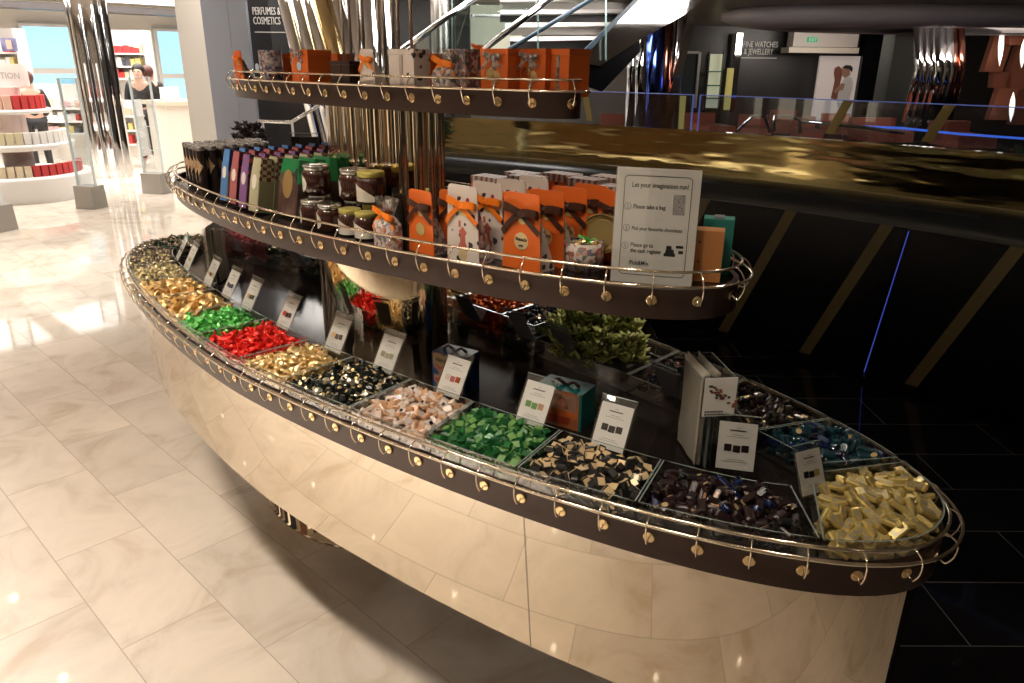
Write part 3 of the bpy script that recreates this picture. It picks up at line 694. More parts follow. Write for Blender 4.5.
def card_bag(label, face, side, bowm, w=.062, h=.165, d=.045, venchi=False, group=None, art=None, z=0):
    """flat card front with rounded top corners on a tapering clear/card bag"""
    t = thing('gift_bag', label, 'gift bag', (0, 0, 0), 0, group)
    r = .010; pr = [(-w/2*1.06, 0), (w/2*1.06, 0)]
    for k in range(5): a = k/4*PI/2; pr.append((w/2*.94-r+r*math.cos(a), h-r+r*math.sin(a)))
    for k in range(5): a = PI/2+k/4*PI/2; pr.append((-w/2*.94+r+r*math.cos(a), h-r+r*math.sin(a)))
    T = Matrix.Translation((0, -d/2, 0)) @ Matrix.Rotation(R(90), 4, 'X')
    MB().prism(pr, 0, .0022, 0, T).build('front_card', face, t)
    mb = MB(); mb.add([(-w/2, -d/2+.001, 0), (w/2, -d/2+.001, 0), (w/2, d/2, 0), (-w/2, d/2, 0), (-w*.42, -d/2+.001, h*.72), (w*.42, -d/2+.001, h*.72), (w*.42, -d/2+.006, h*.74), (-w*.42, -d/2+.006, h*.74)],
           [(0, 3, 2, 1), (0, 1, 5, 4), (1, 2, 6, 5), (2, 3, 7, 6), (3, 0, 4, 7), (4, 5, 6, 7)]); mb.build('bag_body', side, t)
    if bowm: bow(t, -d/2-.003, h*.74, w*.48, bowm)
    seal(t, .003, -d/2-.0028, h*.68, .0125)
    if venchi:
        s = seal(t, 0, -d/2-.0026, h*.38, .0185, mat('cream_gold', (.72, .58, .32), .4, .2), 'round_label')
        text('lettering', 'Venchi', .0115, m_ink, s, (0, -d/2-.0046, h*.385), (R(90), 0, 0), align='CENTER', shear=.35)
        text('year', '1878', .0065, m_ink, s, (0, -d/2-.0046, h*.31), (R(90), 0, 0), align='CENTER')
    if art:
        mb = MB(); q = random.Random(3)
        mb.lathe([(.012, 0), (.014, .01), (.008, .02), (.007, .035), (.012, .042), (.004, .05), (0, .055)], 7, 0, Matrix.Translation((0, -d/2-.0022, h*.14)) @ Matrix.Diagonal((1.1, .04, 1, 1)), False)
        mb.box((-.008, -d/2-.003, h*.50), (.006, .0006, .014), 0, None); mb.build('figure_print', mat('print_coral', (.52, .13, .09), .6), t)
        mb = MB(); mb.disc((0, -d/2-.0024, h*.10), (0, -1, 0), .014, .0008, 18); mb.build('oval_label', mat('cream_gold', (.72, .58, .32), .4, .2), t)
    return t
def film_bag(label, m, bowm, w=.05, h=.11, d=.04, group=None):
    t = thing('film_bag', label, 'gift bag', (0, 0, 0), 0, group); q = random.Random(int(h*1000))
    mb = MB(); prof = [(1, 0), (1.02, .25), (.95, .5), (.62, .68), (.8, .82), (.95, .93), (1.02, 1.)]; n = 20; vs = []; fs = []
    for k, (s, z) in enumerate(prof):
        for i in range(n):
            a = 2*PI*i/n; cx = math.copysign(abs(math.cos(a))**.6, math.cos(a)); cy = math.copysign(abs(math.sin(a))**.6, math.sin(a)); f_ = 1+(.08*math.sin(5*a+k) if k > 3 else 0)
            vs.append((w/2*s*cx*f_, d/2*s*cy*(1 if k < 3 else .45)*f_, h*z))
    for k in range(len(prof)-1):
        for i in range(n): j = (i+1) % n; fs.append((k*n+i, k*n+j, (k+1)*n+j, (k+1)*n+i))
    nb = 4*n
    mb.add(vs, fs, [0 if i < 3*n else 1 for i in range(len(fs))], False); mb.add(vs[:n], [tuple(reversed(range(n)))], 0)
    mb.build('bag_body', [m, m_clearbag], t)
    bow(t, -d*.2, h*.68, w*.5, bowm, seed=2); MB().disc((.004, -d*.32, h*.50), (0, -1, .1), .011, .001, 16).build('gold_tag', foilmat('tag_gold', (.95, .72, .32), .2, .7), t)
    return t
def jar(label, lid, two=False, r=.0335, h=.068):
    t = thing('spread_jar', label, 'jar', (0, 0, 0)); MB().lathe([(0, 0), (r*.93, .001), (r, .005), (r, h*.74), (r*.93, h*.80), (r*.82, h*.83), (r*.82, h*.84), (0, h*.84)], 28, 0, None, True, False).build('jar_body', m_cocoa, t)
    MB().lathe([(r*.88, h*.82), (r*.92, h*.83), (r*.92, h*.97), (r*.88, h), (r*.3, h*1.002), (0, h*.995)], 28, 0, None, True, False).build('lid', lid, t)
    lb = MB(); n = 14; vs = []; fs = []
    for i in range(n+1):                       # rounded paper label wrapped round the glass
        a = R(-90)+(i/n-.5)*R(150 if two else 100); q = math.sqrt(max(0, 1-(2*i/n-1)**2)); zc = h*.38; hh = h*.31*(q if not two else (1-(i/n)**2*.75)); R2 = r+.0006
        vs += [(R2*math.cos(a), R2*math.sin(a), zc-hh if not two else h*.06), (R2*math.cos(a), R2*math.sin(a), zc+hh if not two else h*.06+hh*2)]
    fs = [(2*i, 2*i+2, 2*i+3, 2*i+1) for i in range(n)]; lb.add(vs, fs, 0, True); lb.build('label', m_label, t)
    return t

# ---- goods on the middle shelf
zt = Z2+.0008
# cocoa tubes at the far end
tb = thing('chocolate_tube', 'slim dark tube with kraft diamond label and grey cap at the far shelf end', 'tube', (0, 0, 0), 0, 'dark tubes at the far end of the middle shelf')
MB().lathe([(.0145, .0), (.0145, .128)], 18).build('tube_body', mat('tube_dark', (.03, .018, .015), .15, 0, .6, 1.), tb)
MB().lathe([(.0152, .128), (.0152, .140), (.012, .142), (0, .142)], 18, caps=False).build('cap', mat('grey_cap', (.30, .28, .27), .2, .6), tb)
lb = MB(); vs = []; n = 8
for i in range(n+1):
    a = R(-100)+(i/n-.5)*R(170); hh = .03*(1-abs(2*i/n-1)); vs += [(.0149*math.cos(a), .0149*math.sin(a), .078-hh), (.0149*math.cos(a), .0149*math.sin(a), .078+hh)]
lb.add(vs, [(2*i, 2*i+2, 2*i+3, 2*i+1) for i in range(n)], 0, True); lb.build('diamond_label', mat('kraft_label', (.42, .28, .16), .6), tb)
u = False
for ix, x in enumerate((-.86, -.82, -.78, -.74, -.70)):
    for iy in range(7):
        y = -ylim(x, 1.10, .31)+.035+iy*.038+.004*ix
        if y < ylim(x, 1.1, .31)-.03: place(tb, u, (x+rnd.uniform(-.003, .003), y, zt), rnd.uniform(-.3, .3)); u = True
# rows of gift boxes
def gift_box(label, front_m, side_m, low_m, w, d, h, group, horses=False):
    t = thing('gift_box', label, 'gift box', (0, 0, 0), 0, group)
    mb = MB(); mb.box((0, 0, h*.29), (w, d, h*.58), 0); mb.build('box_body', low_m, t)
    mb = MB(); mb.box((0, 0, h*.79), (w, d, h*.42), 0, None, .82); mb.build('box_lid', side_m, t)
    T = Matrix.Rotation(R(0), 4, 'X')
    MB().add([(-w*.44, -d/2-.001, h*.01), (w*.44, -d/2-.001, h*.01), (w*.44, -d/2-.001, h*.585), (w*.37, -d*.41-.001, h*.99), (-w*.37, -d*.41-.001, h*.99), (-w*.44, -d/2-.001, h*.585)], [(0, 1, 2, 5), (5, 2, 3, 4)]).build('front_panel', front_m, t)
    MB().lathe([(0, 0), (w*.26, 0), (w*.26, .001), (0, .001)], 20, 0, Matrix.Translation((0, -d/2-.0012, h*.55)) @ Matrix.Rotation(R(90), 4, 'X') @ Matrix.Diagonal((1, 1.5, 1, 1)), False, False).build('oval_label', m_label if not horses else mat('gold_oval', (.40, .26, .10), .4, .3), t)
    if horses:
        MB().add([(-w*.405, -d*.455-.0017, h*.70), (w*.405, -d*.455-.0017, h*.70), (w*.37, -d*.41-.0017, h*.985), (-w*.37, -d*.41-.0017, h*.985)], [(0, 1, 2, 3)]).build('green_top_band', mat('green_box', (.01, .20, .06), .4), t)
        mb = MB(); s = w*.5
        pr = [(-.9, .1), (-.6, .35), (-.2, .30), (.2, .35), (.45, .75), (.75, .95), (.95, .75), (.75, .70), (.6, .40), (.75, -.1), (.9, -.3), (.6, -.35), (.45, .0), (-.3, .0), (-.55, -.45), (-.75, -.40), (-.65, 0)]
        mb.add([(a*s*.55+w*.18, 0, b*s*.5) for a, b in pr], [tuple(range(len(pr)))]); ho = mb.build('horse_print', m_ink, t); ho.location = (.004, -d/2-.0016, h*.70)
    return t
rows = [(-.425, 'blue gift box with pale oval label', mat('blue_box_front', (.10, .26, .60), .3, .3), mat('blue_box', (.02, .05, .16), .3, .3), mat('grey_box', (.22, .19, .16), .4), .046, .042, .154, 'row of blue gift boxes', False),
        (-.350, 'red gift box with pale oval label', mat('rose_box_front', (.36, .10, .11), .4), pattern('red_zigzag', 'voronoi', [(.03, .01, .01), (.40, .02, .03), (.06, .01, .01)], 90), mat('maroon_box', (.055, .018, .020), .4), .046, .042, .154, 'row of red gift boxes', False),
        (-.276, 'purple and blue gift box with red dotted side', mat('purple_front', (.20, .09, .24), .35), pattern('dotted_red', 'voronoi', [(.03, .008, .01), (.35, .06, .04), (.02, .03, .10)], 110), mat('wine_box', (.11, .03, .04), .4), .046, .042, .152, 'row of purple gift boxes', False),
        (-.200, 'pale green gift box with brown checked top', mat('sage_front', (.40, .38, .25), .4), pattern('check_brown', 'checker', [(.10, .03, .02), (.42, .34, .22)], 75), mat('sage_box', (.27, .27, .15), .4), .052, .045, .150, 'row of checked gift boxes', False),
        (-.102, 'green gift box printed with dark horses', pattern('horse_box_art', 'noise', [(.05, .025, .02), (.10, .05, .045), (.18, .11, .08)], 22), mat('green_box', (.01, .20, .06), .4), mat('brown_box', (.07, .035, .03), .4), .10, .04, .152, 'row of green horse boxes', True)]
for (x, lab, fm, smm, lm, w, d, h, g, hs) in rows:
    p = gift_box(lab, fm, smm, lm, w, d, h, g, hs); u = False
    y = -ylim(x, 1.1, .31)+.045+(.05 if hs else 0)
    for k in range(6 if hs else 8):
        place(p, u, (x+.002*k, y+.047*k, zt+d/2*math.sin(R(11))), (R(-11), 0, 0), lab+(' at the front of its row' if k == 0 else ' further back in its row')); u = True
# jars
JS = jar('x', m_lid_s); JY = jar('x', m_lid_y, True); us = uy = False
jp = [((303, 227), 0, 0, 'lower cocoa spread jar with silver lid beside the horse boxes'), ((320, 232), 0, 0, 'lower cocoa spread jar with silver lid directly beside a yellow lidded one'),
      ((340, 236), 0, 1, 'lower cocoa spread jar with yellow lid beside a silver lidded jar'), ((356, 240), 0, 1, 'lower cocoa spread jar with yellow lid beside the floral film bag')]
jl = []
for (pu, pv), lv, k, lab in jp:
    p_ = PZ(pu, pv, zt); jl.append((p_.x, p_.y+.034, lv, k, lab))
jl += [(-.012, -.178, 0, 0, 'lower silver lidded jar carrying a stacked jar before the horse boxes'), (.120, -.152, 0, 0, 'silver lidded jar under the second stacked jar'), (.190, -.148, 0, 1, 'yellow lidded jar under the stacked yellow jar'),
      (-.015, -.180, 1, 0, 'silver lidded jar stacked before the horse boxes'), (.120, -.155, 1, 0, 'silver lidded jar stacked beside the stacked yellow jar'), (.190, -.150, 1, 1, 'yellow lidded jar topmost of the stack by the column')]
for x, y, lv, k, lab in jl:
    z = zt+(.0695 if lv else 0)
    if k: o = place(JY, uy, (x, y, z), rnd.uniform(-.4, .1), lab); uy = True
    else: o = place(JS, us, (x, y, z), R(-40)+rnd.uniform(-.2, .2), lab); us = True
    o.scale = (1.12, 1.12, 1.15) if lv else ((.9, .9, .95) if k else (1, 1, 1))
# dark slim bottles by the column
bt = thing('cocoa_tube', 'black slim tube with clear cap standing by the mirror column', 'tube', (.315, -.16, zt))
MB().lathe([(.017, 0), (.017, .105)], 20).build('tube_body', mat('black_tube', (.01, .012, .010), .12, 0, .6, 1.), bt); MB().lathe([(.0175, .105), (.0175, .118), (.013, .121), (0, .121)], 20, caps=False).build('cap', m_acryl, bt)
b2 = copy_tree(bt); b2.location = (.372, -.145, zt-.0); b2.scale = (.85, .85, .72); b2['label'] = 'shorter black slim tube beside the taller one at the column'
f1 = film_bag('floral film bag with an orange bow beside the yellow lidded jars', m_floral, m_orange_rib, .074, .118, .045); q_ = PZ(381, 250, zt); f1.location = (q_.x, q_.y+.022, zt)
f2 = film_bag('floral film bag with a dark bow half behind the orange bag', m_greybeige, m_orange_rib, .055, .112, .04); f2.location = (.425, -.185, zt)
f3 = film_bag('tall crinkled clear film bag behind the brown bowed orange bag', m_greybeige, m_orange_rib, .055, .13, .04); f3.location = (.46, -.10, zt)
# orange bag with brown bow and more
g = card_bag('orange gift bag with brown bow and round gold tags beside floral bags', m_orange, m_greybeige, m_brown_rib, .082, .142, .05, False); g.location = (.482, -.205, zt)
seal(g, 0, -.028, .055, .015)
g2 = copy_tree(g); g2.location = (.53, -.155, zt); g2.rotation_euler = (0, 0, .15); g2['label'] = 'orange gift bag half hidden between brown bowed bag and white bags'
wb = card_bag('white printed gift bag with orange bow, front of three', m_doodle, m_floral, m_orange_rib, .092, .165, .05, False, 'white printed gift bags', True)
for k in range(4): place(wb, k > 0, (.605+.004*k, -.192+.07*k, zt), R(2), ['white printed gift bag with orange bow at the front of its row', 'white printed gift bag second in its row', 'white printed gift bag third in its row', 'white printed gift bag last in its row'][k])
ob = card_bag('orange', m_orange, m_doodle, m_brown_rib, .098, .160, .05, True)
for k in range(4): place(ob, k > 0, (.738+.008*k, -.150+.065*k, zt+.0), R(3), ['orange gift bag with round label and brown bow at the front', 'orange gift bag directly behind the labelled orange bag', 'orange gift bag third behind the labelled one', 'orange gift bag last in the labelled row'][k])
ob2 = card_bag('orange', m_orange, m_doodle, m_brown_rib, .068, .155, .045)
for k in range(3): place(ob2, k > 0, (.825+.012*k, .035+.055*k, zt), R(4), ['orange gift bag with dark bow behind the floral tin', 'orange gift bag second behind the floral tin', 'orange gift bag third behind the floral tin'][k])
ob3 = card_bag('orange', m_orange, m_orange, mat('grey_ribbon', (.10, .09, .09), .4), .07, .135, .045)
for k in range(3): place(ob3, k > 0, (.905+.008*k, .03+.055*k, zt), R(4), ['orange gift bag with grey ribbon behind the instruction sign', 'orange gift bag second behind the instruction sign', 'orange gift bag third behind the instruction sign'][k])
# orange boxes with striped lids at the back
def lid_box(label, body, lid, w, d, h, group=None, bw=None):
    t = thing('striped_lid_box', label, 'gift box', (0, 0, 0), 0, group); MB().box((0, 0, h*.43), (w, d, h*.86)).build('box_body', body, t); MB().box((0, 0, h*.93), (w*1.03, d*1.03, h*.13)).build('lid', lid, t)
    MB().box((0, -d/2-.0008, h*.43), (w*.13, .001, h*.86)).build('ribbon', bw or m_brown_rib, t); return t
m_stripe = pattern('striped_lid', 'wave', [(.60, .58, .54), (.05, .08, .10), (.55, .50, .44), (.30, .06, .03)], 18)
lbx = lid_box('x', m_orange, m_stripe, .088, .05, .148)
k = 0
for (x, y, s) in ((.42, .05, .95), (.50, .10, .98), (.43, .16, .95), (.53, .20, .98), (.64, .16, 1.), (.66, .23, 1.), (.76, .13, .98), (.79, .20, .98)):
    o = place(lbx, k > 0, (x, y, zt), R(3), 'orange box with striped lid ' + ['nearest the mirror column', 'second from the mirror column', 'behind the box nearest the column', 'behind the second column box', 'behind the white printed bags', 'last behind the white printed bags', 'behind the labelled orange bags', 'last behind the labelled orange bags'][k]); o.scale = (1, 1, s); k += 1
# tin with gold lid
tn = thing('chocolate_tin', 'floral round tin of wrapped chocolates with its gold lid propped behind', 'tin', (.820, -.068, zt)); tn.scale = (1.22, 1.22, 1.1)
MB().lathe([(0, 0), (.034, 0), (.034, .052), (.0325, .052), (.0325, .040), (0, .040)], 28, 0, None, True, False).build('tin_body', m_floral, tn)
T = Matrix.Translation((.008, .036, .062)) @ Matrix.Rotation(R(25), 4, 'Z') @ Matrix.Rotation(R(80), 4, 'X')
lm = MB(); lm.lathe([(0, 0), (.034, 0), (.036, .001), (.0365, .010), (.034, .010), (.032, .004), (.026, .003), (.025, .0045), (0, .0045)], 40, 0, T, False, False); lm.v = [((x-T.translation.x)*1.05+T.translation.x, y, (z-T.translation.z)*1.05+T.translation.z) for x, y, z in lm.v]; ld = lm.build('tin_lid', foilmat('brass_lid', (.50, .38, .16), .3, .8), tn)
for k in range(9):
    a = 2*PI*k/8; kk = ('gold', 'pale', 'green', 'gold', 'black', 'pale', 'gold', 'silver', 'green')[k]
    mb, ms = k_foil(kk, .024, k); o = mb.build('wrapped_chocolate', ms); rr = .019 if k < 8 else 0
    o.location = (.820+rr*1.2*math.cos(a), -.068+rr*1.2*math.sin(a), zt+.054+(.008 if k == 8 else 0)); o.rotation_euler = (rnd.uniform(-.4, .4), rnd.uniform(-.4, .4), a)
    tag(o, f'foil wrapped chocolate lying in the floral tin', 'chocolate', 'chocolates in the floral tin')
# instruction sign
sg = thing('instruction_sign', 'white instruction sheet in a clear stand at the near shelf end', 'sign', (.994, -.077, zt), math.atan2(.074, .141)+0.0)
T = Matrix.Rotation(R(-4), 4, 'X'); W_, H_ = .158, .224
mb = MB(); mb.box((0, -.0022, H_/2), (W_+.004, .0012, H_), 0, T); mb.box((0, .0022, H_/2), (W_+.004, .0012, H_), 0, T); mb.box((0, .03, .001), (W_+.004, .06, .002), 0); mb.build('acrylic_stand', [m_acryl], sg)
sh = MB().box((0, 0, H_/2), (W_, .0014, H_-.002), 0, T).build('sheet', m_card, sg)
def rect_frame(w, h, r, t):
    P = []
    for (cx, cz, a0) in ((w/2-r, h/2-r, 0), (-w/2+r, h/2-r, 90), (-w/2+r, -h/2+r, 180), (w/2-r, -h/2+r, 270)):
        for k in range(5): a = R(a0+k*22.5); P.append((cx+r*math.cos(a), cz+r*math.sin(a)))
    return P
P = rect_frame(W_*.80, H_*.85, .008, 0); mb = MB(); mb.wall(P, 0, .0004, .0012, 0, None, True, T @ Matrix.Translation((0, -.0009, H_*.505)) @ Matrix.Rotation(R(90), 4, 'X')); mb.build('printed_frame', m_ink, sh)
def st(s, x, z, size, al='LEFT', sx_=.80): 
    o = text('lettering', s, size, m_ink, sh, (0, 0, 0), (R(90), 0, 0), .0002, al, bold=.012, sx=sx_); v = T @ Vector((x, -.0011, z)); o.location = v; o.rotation_euler = (R(90-4), 0, 0); return o
st('Let your imagination run!', 0.004, H_*.835, .0130, 'CENTER')
st('Please take a bag', -.044, H_*.655, .0112); st('Pick your favourite chocolates', -.044, H_*.47, .0098); st('Please go to', -.044, H_*.325, .0112); st('the cash register', -.044, H_*.275, .0112); st('Pick&Mix', -.044, H_*.165, .0125)
for s, zz in (('1', .67), ('2', .485), ('3', .33)):
    st(s, -.0545, H_*zz-.0035, .009, 'CENTER'); MB().wall([(.0063*math.cos(a*PI/8), .0063*math.sin(a*PI/8)) for a in range(16)], 0, .0003, .0007, 0, None, True, T @ Matrix.Translation((-.0545, -.0009, H_*zz)) @ Matrix.Rotation(R(90), 4, 'X')).build('number_ring', m_ink, sh)
MB().box((.042, -.0010, H_*.70), (.022, .0004, .038), 0, T).build('bag_print', pattern('bag_print_grey', 'spots', [(.45, .43, .42), (.12, .12, .12), (.2, .2, .2)], 260), sh)
mb = MB(); mb.box((.032, -.0010, H_*.272), (.022, .0004, .006), 0, T); mb.box((.032, -.0010, H_*.30), (.018, .0004, .009), 0, T, .8); mb.box((.030, -.0010, H_*.335), (.010, .0004, .007), 0, T); mb.box((.050, -.0010, H_*.345), (.014, .0004, .005), 0, T); mb.box((.053, -.0010, H_*.30), (.009, .0004, .006), 0, T); mb.build('register_print', m_ink, sh)
gift_carton(1.052, .035, zt, R(28), .055, .040, .103, 'plain light orange box behind the instruction sign', mat('light_orange', (.62, .28, .09), .5), mat('light_orange2', (.58, .25, .08), .5), 'orange_box', lambda t, w, d, h: [MB().disc((w*0-.018, -d/2-.001, h*z), (0, -1, 0), .0022, .0012, 10).build('eyelet', m_ink, t) for z in (.4, .78)])
gift_carton(1.035, .098, zt, R(28), .06, .040, .115, 'teal box behind the light orange box', mat('teal_bright', (.02, .24, .20), .5), mat('teal_bright2', (.02, .22, .19), .5), 'teal_box', lambda t, w, d, h: MB().box((0, 0, h+.0015), (.02, .03, .003)).build('top_sticker', mat('grey_sticker', (.2, .2, .22), .4), t))
# small black display frame at the back of the middle shelf
q0 = PD(307, 158, 5.2)
bx = thing('menu_stand', 'black panel in a clear frame on a white stand behind the middle shelf', 'stand', (q0.x, q0.y, 0), YAW-PI/2); MB().box((0, 0, q0.z+.075), (.185, .03, .13)).build('black_panel', m_black, bx)
mb = MB(); mb.box((0, -.02, q0.z+.08), (.20, .003, .17)); mb.box((0, -.02, q0.z+.166), (.20, .006, .004), 1); mb.build('clear_frame', [m_acryl, m_edge], bx)
mb = MB(); mb.box((0, 0, q0.z/2), (.05, .04, q0.z)); mb.box((0, 0, .01), (.3, .25, .02)); mb.build('stand_post', m_white, bx)

# ---- goods on the top shelf
z3 = Z3+.0008; H3 = .098
def at3(u, y=-.10): return PY(u, 85, y).x
t1 = card_bag('orange', m_orange, m_floral, m_orange_rib, .05, H3, .04); t1.location = (at3(247, -.08), -.08, z3); t1['label'] = 'orange bag with orange bow at the far end of the top shelf'
def drum(label, m, r, h, loc, lid=None):
    t = thing('floral_tin', label, 'tin', loc); MB().lathe([(0, 0), (r, 0), (r, h*.9), (r*.96, h*.9)], 26, 0, None, True, False).build('tin_body', m, t); MB().lathe([(r*1.01, h*.86), (r*1.01, h*.98), (r*.95, h), (0, h)], 26, 0, None, True, False).build('lid', lid or m, t); return t
d1 = drum('blue grey floral tin with white tag on the top shelf', pattern('blue_floral', 'voronoi', [(.28, .24, .28), (.12, .10, .18), (.40, .24, .20), (.5, .45, .45)], 130), .034, H3, (at3(273, -.11), -.11, z3)); seal(d1, -.02, -.035, .05, .011, mat('pale_blue_tag', (.45, .6, .7), .3))
o1 = lid_box('plain orange box with pale oval seal on the top shelf', m_orange, m_orange, .085, .075, H3, None, mat('orange_side', (.55, .10, .02), .5)); o1.location = (at3(313, -.12), -.12, z3); seal(o1, 0, -.0392, .055, .011, mat('pale_blue_tag', (.45, .6, .7), .3)); bow(o1, -.042, .088, .03, m_greybeige)
o2 = lid_box('dark brown box between orange box and white printed box', mat('choc_brown', (.035, .018, .016), .3), mat('choc_brown', (.035, .018, .016), .3), .085, .07, .070, None); o2.location = (at3(352, -.10), -.10, z3)
w1 = card_bag('x', m_doodle, m_doodle, m_orange_rib, .06, H3, .045); w1.location = (at3(376, -.13), -.13, z3); w1['label'] = 'white printed bag with big orange bow on the top shelf'
w2 = lid_box('white box printed with black doodles on the top shelf', m_doodle, m_doodle, .095, .05, H3, None, mat('doodle_pink', (.5, .4, .36), .5)); w2.location = (at3(410, -.13), -.13, z3)
w3 = film_bag('grey floral bag with orange bow on the top shelf', m_floral, m_orange_rib, .075, H3, .05); w3.location = (at3(447, -.125), -.125, z3)
w5 = lid_box('floral patterned box beside the orange box with gold seals', m_floral, m_floral, .05, .05, H3, None, m_greybeige); w5.location = (at3(466, -.08), -.08, z3)
w4 = lid_box('orange box with grey ribbon and gold seals on the top shelf', m_orange, m_orange, .085, .07, H3, None, m_greybeige); w4.location = (at3(505, -.10), -.10, z3); seal(w4, -.01, -.0365, .045, .014, m_gold, 'gold_seal'); seal(w4, .008, -.0365, .04, .013, m_gold, 'gold_seal'); bow(w4, -.040, .08, .028, m_greybeige)
w6 = copy_tree(w4); w6.location = (at3(541, -.075), -.075, z3); w6['label'] = 'orange box second from the near end of the top shelf'
w7 = lid_box('narrow orange box at the near end of the top shelf', m_orange, m_orange, .06, .07, H3, None, m_greybeige); w7.location = (at3(568, -.04), -.04, z3)
for o_, d_ in ((t1, .04), (d1, .07), (o1, .075), (o2, .07), (w1, .045), (w2, .05), (w3, .05), (w5, .05), (w4, .07), (w6, .07), (w7, .07)):
    u_ = 0; x_ = o_.location.x; y_ = -ylim(x_, .70, .118)+d_/2+.004
    if o_ is w5: y_ += .03
    # slide along the sight line's column so the gift keeps its neighbours
    o_.location.x = x_+(y_-o_.location.y)*(x_-CAM.x)/(o_.location.y-CAM.y); o_.location.y = y_
for k, (uu, yy) in enumerate(((280, .03), (340, .05), (430, .05), (500, .04), (478, .06))):
    o = lid_box(['orange box at the back beside the floral tin', 'orange box at the back behind the dark brown box', 'orange box at the back behind the doodle box', 'orange box at the back behind the gold sealed box', 'orange box with its ribbon rising behind the floral box'][k], m_orange, m_orange, .08, .06, H3*.92); o.location = (at3(uu, yy), yy, z3)
    if k == 4: bow(o, 0, .104, .02, m_orange_rib)

# ================================================================== SURROUNDINGS
ZC = 2.62
def vb(mb, u0, u1, v0, v1, dep, th=.05, m=0, lean=0.):
    """upright box facing the viewer's heading, sized in the room at distance dep"""
    vm = (v0+v1)/2; a = PD(u0, vm, dep); b = PD(u1, vm, dep); z1 = PD((u0+u1)/2, v0, dep).z; z0 = PD((u0+u1)/2, v1, dep).z
    w = (b-a).dot(_r); c = (a+b)/2; T = Matrix.Translation((c.x, c.y, (z0+z1)/2)) @ Matrix.Rotation(YAW-PI/2, 4, 'Z') @ Matrix.Shear('XY', 4, (lean, 0))
    mb.box((0, th/2, 0), (w, th, z1-z0), m, T); return T, w, z1-z0
def one(name, label, cat, m, u0, u1, v0, v1, dep, th=.05, group=None, kind=None, lean=0., parent=None):
    mb = MB(); vb(mb, u0, u1, v0, v1, dep, th, 0, lean); o = mb.build(name, m, parent); return tag(o, label, cat, group, kind)
m_taupe = mat('taupe_ceiling', (.40, .34, .29), .5); m_shopwall = mat('shop_wall', (.72, .68, .62), .5); m_dark = mat('charcoal_panel', (.022, .020, .020), .35)
m_lightpanel = mat('light_panel', (.9, .9, .9), .5, emit=(1, .97, .92), es=2.2)
m_bluewin = mat('blue_backlit_glass', (.3, .6, .75), .3, emit=(.42, .80, 1.), es=.85)
m_gsteel = mat('brushed_grey', (.42, .40, .37), .35, .6)
# ceiling and outer walls
c = MB(); c.add([(-16, -6, ZC), (7, -6, ZC), (7, 2.2, ZC), (-16, 9, ZC)], [(3, 2, 1, 0)]); c.box((-4.5, 1.5, ZC+.05), (23, 15, .06)); struct('ceiling', c, m_taupe)
for nm, a, b, m in (('wall_shop', (-14.5, -6), (-14.5, 12), m_shopwall), ('wall_near', (-14.5, -6), (7, -6), mat('wall_beige', (.50, .43, .35), .5)), ('wall_side', (7, -6), (7, 20), mat('wall_taupe', (.16, .13, .11), .5)), ('wall_atrium_far', (-20, 20), (7, 20), m_dark)):
    w = MB(); w.wall([a, b], 0, 6 if 'near' not in nm else ZC, .1); struct(nm, w, m)
c = MB(); c.box((-6, 14, 5.5), (30, 16, .1)); struct('ceiling_atrium', c, mat('atrium_ceiling', (.10, .085, .075), .5))
m_warmglow = mat('streak_glow', (.8, .7, .55), .5, emit=(1, .85, .62), es=.9)
for k in range(12):
    x = -13+1.7*k; w = MB(); w.box((x, -5.9, 1.25), ((.75, 1.1, .9)[k % 3], .08, 2.5)); struct('wall_streak_panel', w, (m_dark, m_dark, mat('wall_bronze', (.22, .12, .06), .3, .6))[k % 3])  # unseen dark panels added so the mirror column and chrome reflect streaks
    if k % 2: w = MB(); w.box((x+.85, -5.9, 1.5), (.35, .06, 1.5)); o = w.build('reflection_strip', m_warmglow); tag(o, 'narrow warm glowing strip added behind the camera for streaked reflections', 'window', 'unseen glowing strips added for streaked reflections')  # unseen glowing strips added between the panels, bright streaks for the mirrors
# ---- shop: luminous cove, dark track, blue windows
for k, y0 in enumerate((-1.5, 2.3, 6.1)):
    mb = MB(); mb.box((-12.2, y0+1.6, ZC-.03), (1.5, 3.4, .03)); tag(mb.build('ceiling_light_panel', m_lightpanel), 'long white luminous ceiling panel over the perfume shop', 'ceiling light', 'luminous panels over the shop')
mb = MB(); mb.box((-13.1, 3.5, 2.46), (.5, 14, .10)); struct('trim_1', mb, mat('track_dark', (.10, .09, .09), .4))
def shop_win(n, y0, y1, z0, z1, zs):
    f = MB(); x = -14.42
    for (a, b, c_, d) in ((y0-.06, y0, z0, z1), (y1, y1+.06, z0, z1), (y0-.06, y1+.06, z1, z1+.05), (y0-.06, y1+.06, z0-.05, z0), (y0, y1, zs-.05, zs+.05)): f.box((x+.03, (a+b)/2, (c_+d)/2), (.06, b-a, d-c_))
    o = f.build(f'window_{n}', m_white); o['kind'] = 'structure'
    p = MB(); p.box((x-.01, (y0+y1)/2, (z0+z1)/2), (.02, y1-y0, z1-z0)); p.build('window_pane', m_bluewin, o)
wx = -14.4
shop_win(1, PX(28, 60, wx).y, PX(78, 60, wx).y, PX(50, 84, wx).z, PX(50, 27, wx).z, PX(50, 71, wx).z)
shop_win(2, PX(160, 60, wx).y, PX(200, 60, wx).y, PX(180, 100, wx).z, PX(180, 32, wx).z, PX(180, 76, wx).z)
